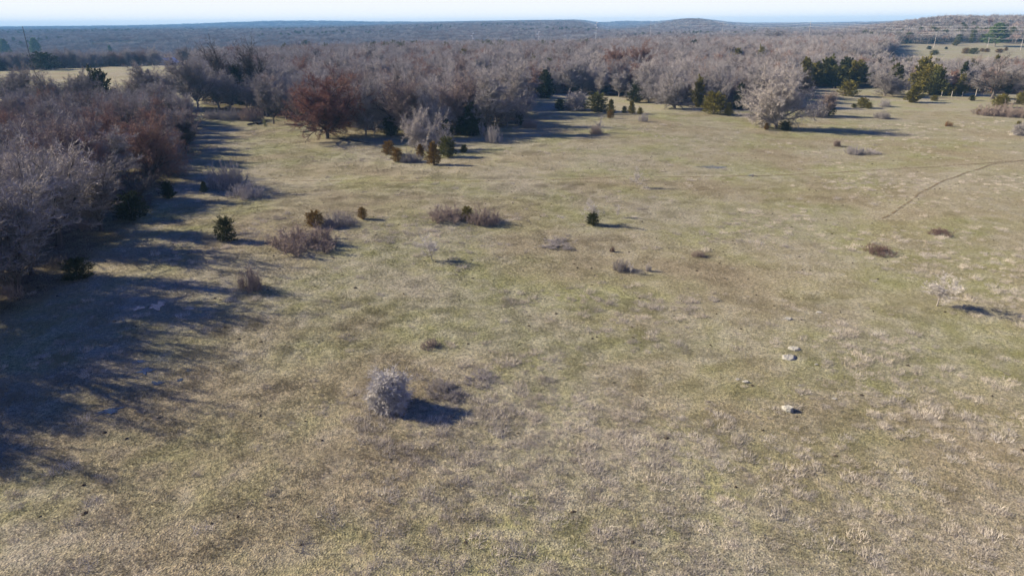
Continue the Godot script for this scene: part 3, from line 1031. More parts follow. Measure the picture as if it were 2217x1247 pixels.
func build_prototypes() -> void:
	for key in ["vase", "vase_b", "vase_c", "dome", "dome_b", "spread", "spread_b", "flat", "bush", "tall", "tall_b", "vase_open", "spread_open", "dome_oak", "vase_pale"]:
		bare_proto(key)
	for key in ["round", "cone", "loose"]:
		cedar_proto("cedar_" + key, key, 4200)
		cedar_proto("cedar_" + key + "_b", key, 4200)
	pine_proto("pine")
	bush_proto("bush_dome", "dome", 320)
	bush_proto("bush_dome_b", "dome", 150)
	bush_proto("bush_thicket", "thicket", 95)
	bush_proto("bush_thicket_b", "thicket", 95)
	bush_proto("bush_brush", "brush", 60)
	bush_proto("bush_brush_b", "brush", 60)
	leafy_proto("leafy")
	sapling_proto("sapling")
	sapling_proto("sapling_b")


func place_by_hand() -> void:
	var odd := 0
	for r in TREES:
		odd += 1
		var key: String = r[5]
		if r[6] == "dark":
			key += "_open"
		elif odd % 2 and protos.has(key + "_b"):
			key += "_b"
		bare_tree(key, r[7], spot(r[1], r[2]), r[4], r[3], odd * 1.7, r[6], r[0])
		taken.append(Vector3(r[1], r[2], minf(r[4] * .36, 4.5)))
		open_before(r[1], r[2])
	for r in CEDARS:
		odd += 1
		var key: String = "cedar_" + r[5]
		if odd % 2:
			key += "_b"
		var o := place(key, "cedar_tree", spot(r[1], r[2]), r[4], r[3], odd * 2.3)
		tag(o, r[0], "cedar")
		o.get_node("crown").set_surface_override_material(0, mats["cedar_" + r[6]])
		taken.append(Vector3(r[1], r[2], maxf(1.2, r[4] * .6)))
		open_before(r[1], r[2])
	for r in PINES:
		odd += 1
		var o := place("pine", "pine_tree", spot(r[1], r[2]), r[4], r[3], odd * 1.1)
		tag(o, r[0], "pine tree")
		taken.append(Vector3(r[1], r[2], r[4] * .5))
	for r in SHRUBS:
		odd += 1
		var key: String = "bush_" + r[5]
		if odd % 2:
			key += "_b"
		if r[5] == "dome" and r[4] > r[3] * 1.45:
			key = "bush_thicket" if odd % 2 else "bush_thicket_b"
		if r[7] == "leafy_shrub":
			key = "leafy"
		var o := place(key, r[7], spot(r[1], r[2]), r[4], r[3], odd * 2.9)
		tag(o, r[0], r[7].get_slice("_", 1))
		o.get_child(1).set_surface_override_material(0, mats[r[6]])
		o.get_child(0).set_surface_override_material(0, bark_for(r[6]))
		taken.append(Vector3(r[1], r[2], maxf(.8, r[4] * .4)))
	for r in SAPLINGS:
		odd += 1
		var o := place("sapling" if odd % 2 else "sapling_b", "sapling", spot(r[1], r[2]), r[4], r[3], odd * 1.9)
		tag(o, r[0], "sapling")
		o.get_node("crown").set_surface_override_material(1, mats["bleached" if r[5] == "pale" else r[5]])
	# rocks
	for r in ROCKS:
		var s := Soup.new()
		var rings := 7
		var segs := 10
		var n := FastNoiseLite.new()
		n.seed = int(r[1] * 100.0)
		n.frequency = 0.9
		var grid := []
		for j in rings + 1:
			var row := []
			for i in segs:
				var th := PI * j / rings
				var ph := TAU * i / segs
				var p := Vector3(sin(th) * cos(ph), cos(th), sin(th) * sin(ph))
				p *= 1.0 + .42 * n.get_noise_3dv(p * 1.1) + .12 * rng.randf()
				p.y = clampf(p.y, -.6, .55 + .25 * n.get_noise_2d(p.x * 3.0, p.z * 3.0))
				row.append(p * Vector3(r[3] * .52, r[4] * .62, r[3] * .38))
			grid.append(row)
		for j in rings:
			for i in segs:
				var k := (i + 1) % segs
				s.tri(grid[j][i], grid[j][k], grid[j + 1][k])
				s.tri(grid[j][i], grid[j + 1][k], grid[j + 1][i])
		var o := MeshInstance3D.new()
		o.name = numbered("field_rock")
		o.mesh = s.mesh()
		o.set_surface_override_material(0, mats.stone)
		o.position = spot(r[1], r[2]) + Vector3(0, r[4] * .04, 0)
		o.rotation = Vector3(.08, -r[5], .1)
		add_child(o, true)
		tag(o, r[0], "rock")
	# logs
	for r in LOGS:
		var a := spot(r[1].x, r[1].y)
		var b := spot(r[2].x, r[2].y)
		var o := thing("fallen_log", a)
		tag(o, r[0], "log")
		var s := Soup.new()
		var p := Vector3(0, r[3] * .6, 0)
		for k in 5:
			var q := (b - a) * (k + 1) / 5.0 + Vector3(rng.randf_range(-.15, .15), r[3] * .6 + rng.randf_range(0, .12), rng.randf_range(-.15, .15))
			s.tube(p, q, r[3] * (1.0 - k * .12), r[3] * (.88 - k * .12), 7)
			p = q
		part(o, "stem", s.mesh(), mats.log)
		var br := Soup.new()
		for k in 7:
			var f := rng.randf()
			var d := (rand_dir() + Vector3.UP * .7).normalized()
			br.tube((b - a) * f + Vector3(0, r[3] * .7, 0), (b - a) * f + d * rng.randf_range(.6, 1.4), r[3] * .3, .01, 4)
		part(o, "branches", br.mesh(), mats.log).set_meta("kind", "stuff")
	for r in POSTS:
		var o := thing("fence_post", spot(r[1], r[2]))
		tag(o, r[0], "fence post")
		var s := Soup.new()
		s.tube(Vector3(0, -.2, 0), Vector3(.03, r[3], .02), .10, .085, 8)
		s.tube(Vector3(.03, r[3], .02), Vector3(.03, r[3] + .03, .02), .085, .0, 8)
		part(o, "shaft", s.mesh(), mats.post_wood)
	# dark clods and cow pats
	var s := Soup.new()
	for k in 6:
		var w := TAU * k / 6.0
		var w2 := TAU * (k + 1) / 6.0
		s.tri(Vector3(cos(w), 0, sin(w)), Vector3(.1, .8, 0), Vector3(cos(w2), 0, sin(w2)))
		s.tri(Vector3(cos(w) * 1.0, 0, sin(w)), Vector3(cos(w2), 0, sin(w2)), Vector3(cos(w) * .8, -.5, sin(w) * .8))
	scatter("clods", "dark clods of earth and dung strewn over the pasture", "clod", s.mesh(), mats.clod, func(): return field_spot(22.0, 120.0), 560,
		func(_p): return Vector3(rng.randf_range(.04, .19), rng.randf_range(.04, .13), rng.randf_range(.04, .19)), func(_p): return Color.WHITE)


func open_before(x: float, z: float) -> void:      # glades on the near side of trees that stand clear of the canopy
	if z < -200.0:
		for k in [6.0, 13.0, 21.0]:
			taken.append(Vector3(x * (1.0 + k / z), z + k, 4.0))


func field_spot(d0: float, d1: float) -> Vector3:
	while true:
		var d := sqrt(lerpf(d0 * d0, d1 * d1, rng.randf()))
		var x := rng.randf_range(-1, 1) * (.80 * d + 6.0)
		if not wooded(x, -d) or (d < 75.0 and x < 0):
			return spot(x, -d)
	return Vector3.ZERO


func scatter(called: String, label: String, category: String, mesh: Mesh, m: Material, where: Callable, count: int, size: Callable, tint: Callable) -> void:
	var mm := MultiMesh.new()
	mm.transform_format = MultiMesh.TRANSFORM_3D
	mm.use_colors = true
	mm.mesh = mesh
	mm.instance_count = count
	for k in count:
		var p: Vector3 = where.call()
		var s: Vector3 = size.call(p)
		mm.set_instance_transform(k, Transform3D(Basis(Vector3.UP, rng.randf() * TAU) * Basis.from_scale(s), p))
		if true:
			mm.set_instance_color(k, tint.call(p))
	var o := MultiMeshInstance3D.new()
	o.name = numbered(called)
	o.multimesh = mm
	o.material_override = m
	add_child(o, true)
	tag(o, label, category, "", "stuff")


# ------------------------------------------------------------------ paths and water on the pasture
func build_paths() -> void:
	for r in PATHS:
		var pts: Array = r[1]
		var curve := Curve3D.new()
		for k in pts.size():
			var a: Vector2 = pts[maxi(k - 1, 0)]
			var b: Vector2 = pts[mini(k + 1, pts.size() - 1)]
			var t := (b - a) / 6.0
			curve.add_point(Vector3(pts[k].x, 0, pts[k].y), -Vector3(t.x, 0, t.y), Vector3(t.x, 0, t.y))
		var s := Soup.new()
		var L := curve.get_baked_length()
		var prev := []
		var k := 0
		var at := 0.0
		while at < L:
			var p := curve.sample_baked(at)
			var q := curve.sample_baked(minf(at + .4, L))
			var d := (q - p).normalized()
			var side := Vector3(-d.z, 0, d.x)
			p += side * (sin(at * .7) * .10 + sin(at * .23) * .2)
			var w: float = r[2] * .5 * rng.randf_range(.45, 1.35)
			var l := p - side * w
			var rr := p + side * w
			l.y = land(l.x, l.z) + .035
			rr.y = land(rr.x, rr.z) + .035
			if k > 0 and rng.randf() > (.15 if at > 16.0 else .55 - at * .025):
				s.tri(prev[0], l, prev[1])
				s.tri(prev[1], l, rr)
			prev = [l, rr]
			trod.append(Vector2(p.x, p.z))
			k += 1
			at += .45
		var o := MeshInstance3D.new()
		o.name = numbered("cattle_path")
		o.mesh = s.mesh()
		o.set_surface_override_material(0, mats.path_dirt)
		add_child(o, true)
		tag(o, r[0], "path", "", "structure")


func build_puddles() -> void:
	for r in PUDDLES:
		var s := Soup.new()
		var n := FastNoiseLite.new()
		n.seed = int(absf(r[1]) * 77.0)
		n.frequency = 0.8
		var rim := []
		for k in 40:
			var w := TAU * k / 40.0
			var q := maxf(.25, .95 + 1.1 * n.get_noise_2d(cos(w) * 2.4, sin(w) * 2.4) + .7 * n.get_noise_2d(cos(w) * 8.0, sin(w) * 8.0))
			rim.append(Vector3(cos(w) * r[3] * .5 * q, 0, sin(w) * r[4] * .6 * q))
		for k in 40:
			s.tri(Vector3.ZERO, rim[k], rim[(k + 1) % 40])
		var o := MeshInstance3D.new()
		o.name = numbered("puddle")
		o.mesh = s.mesh()
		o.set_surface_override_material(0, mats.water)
		o.position = spot(r[1], r[2]) + Vector3(0, .018, 0)
		o.rotation.y = -r[5]
		add_child(o, true)
		tag(o, r[0], "puddle", "shallow puddles in the pasture")


# ------------------------------------------------------------------ houses beyond the woods
func house(label: String, at: Vector3, size: Vector3, turn: float, wall: Material, roof_m: Material) -> void:
	var o := thing("small_house", at, turn)
	tag(o, label, "house", "houses half hidden by the trees")
	var h := size / 2.0
	var s := Soup.new()
	s.box(Vector3(0, h.y - .5, 0), Vector3(size.x, size.y + 1.0, size.z))
	var g := size.z * .30
	for e in [-1.0, 1.0]:
		s.tri(Vector3(e * h.x, size.y, -h.z), Vector3(e * h.x, size.y, h.z), Vector3(e * h.x, size.y + g, 0))
	part(o, "wall", s.mesh(), wall)
	var rf := Soup.new()
	var ang := atan2(g, h.z)
	for e in [-1.0, 1.0]:
		var a := Vector3(0, size.y + g + .10, 0)
		var b := Vector3(0, size.y - .22, e * (h.z + .5))
		var up := Vector3(0, cos(ang), e * sin(ang)) * .12
		for x in [-1.0, 1.0]:
			pass
		var x0 := Vector3(-h.x - .5, 0, 0)
		var x1 := Vector3(h.x + .5, 0, 0)
		for f in [[a + x0, b + x0, b + x1, a + x1], [a + x0 + up, a + x1 + up, b + x1 + up, b + x0 + up], [b + x0, b + x0 + up, b + x1 + up, b + x1], [a + x0, a + x0 + up, b + x0 + up, b + x0], [a + x1, b + x1, b + x1 + up, a + x1 + up]]:
			rf.tri(f[0], f[1], f[2])
			rf.tri(f[0], f[2], f[3])
	part(o, "roof", rf.mesh(), roof_m)
	for k in 3:
		var x: float = (k - 1) * size.x * .3
		if k == 1:
			var ds := Soup.new()
			ds.box(Vector3(x, 1.0, h.z + .02), Vector3(.95, 2.0, .06))
			part(o, "door", ds.mesh(), mats.door_paint)
		else:
			var ws := Soup.new()
			ws.box(Vector3(x, 1.6, h.z + .02), Vector3(1.3, 1.1, .06))
			part(o, "window", ws.mesh(), mats.window_glass)
	taken.append(Vector3(at.x, at.z, size.x * .7 + 2.0))
	open_before(at.x, at.z)


func build_houses() -> void:
	house("white house with its bright end wall behind the tan meadow's edge", spot(-205, -428), Vector3(9, 3.6, 8), 1.35, mats.white_wall, mats.white_roof)
	house("long low white roofed house left of the one with the bright end wall", spot(-230, -440), Vector3(14, 2.8, 7), .1, mats.white_wall, mats.white_roof)
	house("wide white roofed shed farther back among the grey trees", spot(-228, -520), Vector3(20, 4.6, 9), .05, mats.white_wall, mats.white_roof)
	house("small white roofed house behind the dark evergreen at the far left", spot(-268, -425), Vector3(11, 4.6, 8), .2, mats.tan_wall, mats.white_roof)
	house("small pale house at the end of the power line in the far woods", spot(139, -705), Vector3(12, 5.0, 8), 1.2, mats.tan_wall, mats.grey_roof)


# ------------------------------------------------------------------ poles, lamps and wires
func sag(label: String, a: Vector3, b: Vector3, drop: float, r: float) -> void:
	var s := Soup.new()
	var p := a
	for k in 14:
		var t := (k + 1) / 14.0
		var q := a.lerp(b, t) - Vector3(0, drop * 4.0 * t * (1.0 - t), 0)
		s.tube(p, q, r, r, 4)
		p = q
	var o := MeshInstance3D.new()
	o.name = numbered("power_line_wire")
	o.mesh = s.mesh()
	o.set_surface_override_material(0, mats.wire)
	add_child(o, true)
	tag(o, label, "wire", "wires strung between the poles")


func pole(called: String, label: String, at: Vector3, h: float, r: float, arms: Array, m: Material, lean := Vector3.ZERO) -> Vector3:
	var o := thing(called, at)
	tag(o, label, "pole")
	var s := Soup.new()
	var top := Vector3(lean.x, h, lean.z)
	s.tube(Vector3(0, -.5, 0), top * .5, r, r * .85, 8)
	s.tube(top * .5, top, r * .85, r * .65, 8)
	s.tube(top, top + Vector3(0, .05, 0), r * .65, 0, 8)
	part(o, "shaft", s.mesh(), m)
	for a in arms:
		var c := Soup.new()
		var y: float = a[0]
		var w: float = a[1]
		c.box(Vector3(lean.x * y / h, y, lean.z * y / h + r), Vector3(w * 2.0, .16, .14))
		var arm := part(o, "cross_arm", c.mesh(), m)
		for e in [-1.0, 1.0]:
			var i := Soup.new()
			i.tube(Vector3(lean.x * y / h + e * w * .92, y + .08, lean.z * y / h + r), Vector3(lean.x * y / h + e * w * .92, y + .4, lean.z * y / h + r), .09, .05, 6)
			part(arm, "insulator", i.mesh(), mats.steel)
	taken.append(Vector3(at.x, at.z, 2.0))
	return at + top


func build_poles_and_wires() -> void:
	var tops := []
	var line := [["nearest tall transmission pole, right of the picture's edge", Vector2(330, -430), 18.5], ["tall transmission pole at the left of the far clearing's skyline", Vector2(248, -600), 21.8],
		["middle tall transmission pole between the two skyline hills", Vector2(249, -850), 24.0], ["farthest tall transmission pole beside the wooded hill", Vector2(203, -1050), 27.0]]
	for r in line:
		tops.append(pole("transmission_pole", r[0], spot(r[1].x, r[1].y), r[2], .26, [[r[2] - 2.2, 1.6], [r[2] - 4.4, 1.6]], mats.pole_wood))
	for k in 3:
		var names := ["right", "middle", "far"]
		sag("top wire of the %s span of the tall power line" % names[k], tops[k] + Vector3(0, -.2, 0), tops[k + 1] + Vector3(0, -.2, 0), 2.0, .03)
		sag("left wire of the %s span of the tall power line" % names[k], tops[k] + Vector3(-1.5, -1.8, .2), tops[k + 1] + Vector3(-1.5, -1.8, .2), 2.2, .035)
		sag("lower wire of the %s span of the tall power line" % names[k], tops[k] + Vector3(1.5, -4.0, .2), tops[k + 1] + Vector3(1.5, -4.0, .2), 2.2, .035)
	var ut := []
	for r in UTIL:
		ut.append(pole("utility_pole", r[0], spot(r[1], r[2]), r[3], .2, [[r[3] - .5, 1.0]], mats.pole_wood, Vector3(.3, 0, 0) if r[0].begins_with("leaning") else Vector3.ZERO))
	sag("low wire from the leaning utility pole to the one before the pine", ut[1] + Vector3(0, -.4, 0), ut[2] + Vector3(0, -.4, 0), .6, .03)
	sag("low wire from the pole before the pine to the right edge pole", ut[2] + Vector3(0, -.4, 0), ut[3] + Vector3(0, -.4, 0), .6, .03)
	sag("low wire from the shorter utility pole to the leaning one", ut[0] + Vector3(0, -.4, 0), ut[1] + Vector3(0, -.4, 0), 1.0, .03)
	sag("low wire from the pole below the transmission line to the shorter one", ut[4] + Vector3(0, -.4, 0), ut[0] + Vector3(0, -.4, 0), 1.0, .03)
	# dark masts on the left
	pole("tall_mast", "tall black pole standing at the edge of the tan meadow on the far left", spot(-243, -362), 21.0, .22, [], mats.pole_dark)
	pole("tall_mast", "thin grey mast above the far left woods", spot(-277, -600), 22.0, .16, [], mats.pole_dark)
	# sports field lights
	var fl := [["left floodlight pole rising from the far woods", -38.0, -720.0, 18.0], ["middle floodlight pole rising from the far woods", 27.0, -700.0, 19.0], ["right and tallest floodlight pole in the far woods", 84.0, -710.0, 25.0]]
	for r in fl:
		var at := spot(r[1], r[2])
		var o := thing("floodlight_pole", at)
		tag(o, r[0], "floodlight", "floodlight poles in the far woods")
		var s := Soup.new()
		s.tube(Vector3(0, -.5, 0), Vector3(0, r[3], 0), .26, .14, 8)
		part(o, "shaft", s.mesh(), mats.steel)
		for k in 4:
			var y: float = r[3] - [0.0, 2.2, 4.6, 9.5][k]
			var e := -1.0 if k % 2 else 1.0
			var l := Soup.new()
			l.box(Vector3(e * .9, y, .25), Vector3(1.7 if k < 3 else 2.6, .75, .5))
			part(o, "lamp_head", l.mesh(), mats.lamp_head)


# ------------------------------------------------------------------ the woods
const MARKS := [["the broad rust red oak", -35.0, -132.0], ["the big pale bare tree", 54.0, -142.0], ["the bronze cedar clump", -13.0, -110.0], ["the tall dark corner cedar", -8.0, -135.0],
	["the big dark round cedar", 21.0, -173.0], ["the large round olive cedar", 48.0, -164.0], ["the two russet flat tops", 45.0, -277.0], ["the high dark evergreen", -74.0, -191.0], ["the ivy covered evergreen", -103.0, -176.0],
	["the evergreen stand", 108.0, -242.0], ["the tallest right edge cedar", 127.0, -218.0], ["the wide right edge oak", 134.0, -195.0], ["the silvery leaning tree", -44.0, -63.0], ["the reddish edge tree", -49.0, -91.0],
	["the grassy gap corner tree", 0.7, -171.0], ["the tan meadow", -130.0, -300.0], ["the big blue green pine", 313.0, -640.0], ["the orange tipped trees", -54.0, -84.0], ["the wood foot cedar", -37.0, -54.0], ["the round ivy tree", -112.0, -171.0],
	["the wine red tree", 74.0, -162.0], ["the young cedar row", 29.0, -167.0], ["the shaded gap end cedar", 10.0, -208.0], ["the meadow gap hedge", -66.0, -163.0]]


func beside(x: float, z: float) -> String:
	var best := 1e9
	var near = MARKS[0]
	for m in MARKS:
		var dist := Vector2(x - m[1], (z - m[2]) * .8).length()
		if dist < best:
			best = dist
			near = m
	var side: float = x / -z - near[1] / -near[2]
	var depth: float = near[2] - z
	var rel := ""
	if absf(side) * -z > absf(depth) * .8:
		rel = "right of" if side > 0 else "left of"
	else:
		rel = "behind" if depth > 0 else "in front of"
	if best < 14.0:
		rel = "just " + rel
	elif best > 45.0:
		rel = "far " + rel
	return rel + " " + near[0]


func describe(x: float, z: float, w: float, h: float, tone: String) -> String:
	var tones := {"lilac": "lilac grey", "grey": "ashen grey", "pink": "pinkish brown", "russet": "russet tinged", "rust": "rust red", "dark": "dark limbed", "pale": "silvery pale"}
	var build := "slender" if w < h * .72 else "broad" if w > h * .95 else "rounded"
	var tall := "tall" if h > 8.9 else "low" if h < 7.6 else "middling"
	return "%s %s %s tree %s" % [tall, build, tones[tone], beside(x, z)]


func again(seen: Dictionary, words: String) -> String:
	var n: int = seen.get(words, 0)
	seen[words] = n + 1
	if n == 0 or n > 7:
		return words
	return words + ", " + ["second", "third", "fourth", "fifth", "sixth", "seventh", "eighth"][n - 1] + " back"


func pick_tone(x: float, z: float) -> String:
	var r := rng.randf()
	var left := x < -38.0 and z > -180.0
	if left and z > -78.0:
		return "dark" if r < .22 else "grey" if r < .6 else "pink" if r < .8 else "lilac"
	if left:
		return "pink" if r < .3 else "russet" if r < .44 else "dark" if r < .60 else "grey" if r < .8 else "lilac"
	return "lilac" if r < .46 else "grey" if r < .63 else "pink" if r < .78 else "pale" if r < .92 else "russet" if r < .96 else "dark"


func tone_color(tone: String) -> Color:
	return (mats[tone].albedo_color as Color).srgb_to_linear()


func forest_spots(d0: float, d1: float, cell: float) -> Array:
	var out := []
	var j := int(d0 / cell)
	while j * cell < d1:
		var lim := int((WEDGE * (j + 1) * cell + (30.0 if d0 < 100.0 else 12.0)) / cell)
		for i in range(-lim, lim + 1):
			var x := (i + rng.randf_range(.12, .88)) * cell
			var z := -(j + rng.randf_range(.12, .88)) * cell
			if wooded(x, z):
				var free := true
				if z > -760.0:
					for t in taken:
						if absf(t.x - x) < t.z + 1.0 and Vector2(t.x - x, t.y - z).length() < t.z + 1.0:
							free = false
							break
				if free:
					out.append(Vector2(x, z))
		j += 1
	return out


func build_woods() -> void:
	rng.seed = 4242
	var keys := ["vase", "vase_b", "vase_c", "dome", "dome_b", "spread", "spread_b", "tall", "tall_b"]
	var all := forest_spots(21.0, 640.0, 5.2)
	all.sort_custom(func(a: Vector2, b: Vector2): return a.length_squared() < b.length_squared())
	var singles := 0
	var seen_words := {}
	var rest := {}
	for p: Vector2 in all:
		var key: String = keys[rng.randi() % keys.size()]
		var tone := pick_tone(p.x, p.y)
		var h := rng.randf_range(6.4, 10.0)
		if -p.y > 330.0:
			h = rng.randf_range(7.6, 10.6)
		elif p.x / -p.y > .45:
			h = rng.randf_range(5.6, 7.6)
		elif p.x < -36.0 and p.y > -160.0:
			h = rng.randf_range(7.4, 10.2) if p.y > -95.0 else rng.randf_range(6.0, 8.4)
		var w := h * (rng.randf_range(.85, 1.15) if key.begins_with("dome") or key.begins_with("spread") else rng.randf_range(.62, .9))
		var seen := absf(p.x) < .79 * -p.y + 3.0
		if singles < 250 and seen:
			singles += 1
			bare_tree(key, "bare_tree", spot(p.x, p.y), w, h, rng.randf() * TAU, tone, again(seen_words, describe(p.x, p.y, w, h, tone)), "bare trees of the woods round the pasture")
		elif not seen and -p.y < 100.0 and p.x < 0.0:
			if absf(p.x) > .79 * -p.y + 21.0:
				continue
			key = ["vase_open", "tall", "spread_open", "vase_open"][rng.randi() % 4]
			h = rng.randf_range(7.5, 10.0)
			w = h * rng.randf_range(.5, .75)
			bare_tree(key, "bare_tree", spot(p.x, p.y), w, h, rng.randf() * TAU, tone, "bare tree outside the left edge, seen by its shadow on the grass", "trees left of the picture that shade the grass")
		else:
			if not rest.has(key):
				rest[key] = []
			rest[key].append([p, w, h, tone])
	for k in 6:
		var h := rng.randf_range(9.5, 12.0)
		bare_tree(["vase_open", "tall"][k % 2], "bare_tree", spot(-42.0 - k * 2.3, -35.5 + k * 1.3 + rng.randf_range(-.6, .6)), h * .55, h, k * 2.1, "grey", "bare tree outside the left edge, seen by its shadow on the grass", "trees left of the picture that shade the grass")
	for k in 14:
		var z := -39.5 - k * 1.25 + rng.randf_range(-.5, .5)
		var x := -37.0 - rng.randf_range(.0, 8.0) - maxf(0.0, -z - 46.0) * .45
		var h := rng.randf_range(10.5, 13.2)
		bare_tree(["vase_open", "vase_open", "spread_open"][k % 3], "bare_tree", spot(x, z), h * rng.randf_range(.42, .58), h, k * 1.3, ["grey", "dark"][k % 2], "bare tree outside the left edge, seen by its shadow on the grass", "trees left of the picture that shade the grass")
	# the trees along the top of the right-hand hill stand out one by one against the sky
	for p: Vector2 in forest_spots(830.0, 1060.0, 7.5):
		if p.x / -p.y > .42:
			var key: String = keys[rng.randi() % keys.size()]
			var h := rng.randf_range(7.5, 12.0)
			if not rest.has(key):
				rest[key] = []
			rest[key].append([p, h * rng.randf_range(.8, 1.1), h, pick_tone(p.x, p.y)])
	# cedars of the understory
	var under := 0
	var seen_cedar := {}
	for p: Vector2 in forest_spots(90.0, 420.0, 17.0):
		if rng.randf() < .5 or absf(p.x) > .76 * -p.y or under >= 80:
			continue
		under += 1
		var kind: String = ["cedar_cone", "cedar_loose", "cedar_round", "cedar_loose_b"][rng.randi() % 4]
		var h := rng.randf_range(4.0, 8.8) if -p.y > 220.0 else rng.randf_range(3.0, 6.5)
		var w := h * rng.randf_range(.45, .72)
		var o := place(kind, "cedar_tree", spot(p.x, p.y), w, h, rng.randf() * TAU)
		var tone: String = ["dark", "dark", "green", "olive"][rng.randi() % 4]
		o.get_node("crown").set_surface_override_material(0, mats["cedar_" + tone])
		var words := "%s %s %s woodland cedar %s" % ["tall" if h > 6.4 else "low" if h < 4.6 else "middling", "slender" if w < h * .56 else "bushy", {"dark": "dark", "green": "green", "olive": "olive"}[tone], beside(p.x, p.y)]
		tag(o, again(seen_cedar, words), "cedar", "cedars of the understory in the woods")
	# the deeper trees of the same woods, one mass
	for key in rest:
		var pr: Dictionary = protos[key]
		var crown: ArrayMesh = (pr.node.get_node("crown") as MeshInstance3D).mesh
		var trunk: ArrayMesh = (pr.node.get_node("trunk") as MeshInstance3D).mesh
		var parent := thing("deep_woods", Vector3.ZERO)
		tag(parent, "deeper bare trees of the woods, packed into one grey canopy", "woods", "masses of bare trees in the deeper woods", "stuff")
		for half in 2:
			var me := ArrayMesh.new()
			var src := trunk if half == 0 else crown
			for sfc in src.get_surface_count():
				me.add_surface_from_arrays(Mesh.PRIMITIVE_TRIANGLES, src.surface_get_arrays(sfc))
			var mm := MultiMesh.new()
			mm.transform_format = MultiMesh.TRANSFORM_3D
			mm.use_colors = true
			mm.mesh = me
			mm.instance_count = rest[key].size()
			var k := 0
			for r in rest[key]:
				var p: Vector2 = r[0]
				var s: Vector3 = pr.size
				mm.set_instance_transform(k, Transform3D(Basis(Vector3.UP, p.x * 7.3 + p.y) * Basis.from_scale(Vector3(r[1] / s.x, r[2] / s.y, r[1] / s.x)), spot(p.x, p.y)))
				mm.set_instance_color(k, tone_color(r[3]))
				k += 1
			var o := MultiMeshInstance3D.new()
			o.name = "trunks" if half == 0 else "crowns"
			o.multimesh = mm
			o.material_override = mats.any_bark if half == 0 else mats.any_twig
			o.set_meta("kind", "stuff")
			parent.add_child(o, true)
	# saplings and brush that fill the wood's floor along its edge
	var floor_spots := []
	for p: Vector2 in forest_spots(28.0, 260.0, 4.2):
		if rng.randf() < .55:
			floor_spots.append(p)
	var at := [0]
	var brush: Mesh = brush_mesh()
	scatter("underbrush", "low bare underbrush on the floor of the woods", "underbrush", brush, mats.any_twig, func(): at[0] += 1; return spot(floor_spots[at[0] - 1].x, floor_spots[at[0] - 1].y), floor_spots.size(),
		func(_p): var w := rng.randf_range(.8, 1.7); return Vector3(w, rng.randf_range(.7, 1.8), w), func(_p): return tone_color(["grey", "brown", "lilac", "dark"][rng.randi() % 4]))


func brush_mesh() -> ArrayMesh:
	var s := Soup.new()
	for k in 420:
		var az := rng.randf() * TAU
		var a := Vector3(cos(az), 0, sin(az)) * rng.randf()
		var d := (Vector3.UP + rand_dir() * .9).normalized()
		a += Vector3(0, rng.randf() * .5, 0) * absf(d.y)
		var side := d.cross(rand_dir()).normalized() * .012
		s.tri(a - side, a + side, a + d * rng.randf_range(.3, .8))
	return s.mesh()


func far_clump(seed_n: int) -> ArrayMesh:
	# a stand of nine leafless crowns on about 20 x 20 m
	rng.seed = seed_n
	var s := Soup.new()
	s.tinted = true
	for k in 9:
		var c := Vector3((k % 3 - 1) * 6.6 + rng.randf_range(-2, 2), 0, (k / 3 - 1) * 6.6 + rng.randf_range(-2, 2))
		var h := rng.randf_range(7.0, 11.0)
		var r := rng.randf_range(2.8, 4.4)
		var tint := Color.WHITE * rng.randf_range(.6, 1.35)
		if rng.randf() < .25:
			tint = tint * Color(1.1, .88, .8)
		s.tube(c, c + Vector3(0, h * .6, 0), .16, .1, 3, Color(.6, .6, .6))
		for q in 10:
			var e := c + Vector3(0, h * .35, 0) + Vector3(rng.randf_range(-r, r) * .75, rng.randf_range(.1, .5) * h, rng.randf_range(-r, r) * .75)
			s.tube(c + Vector3(0, h * rng.randf_range(.25, .5), 0), e, .09, .04, 3, Color(.8, .8, .8))
		for q in 330:
			var d := rand_dir()
			d.y = absf(d.y) * 1.0 - .25
			var p := c + Vector3(0, h * .52, 0) + d * Vector3(r, h * .46, r) * pow(rng.randf(), .33)
			var dd := (d + Vector3.UP * .5 + rand_dir() * .7).normalized()
			var side := dd.cross(rand_dir()).normalized() * .09
			s.tri(p - side, p + side, p + dd * rng.randf_range(.7, 1.5), tint * rng.randf_range(.8, 1.2))
	return s.mesh()


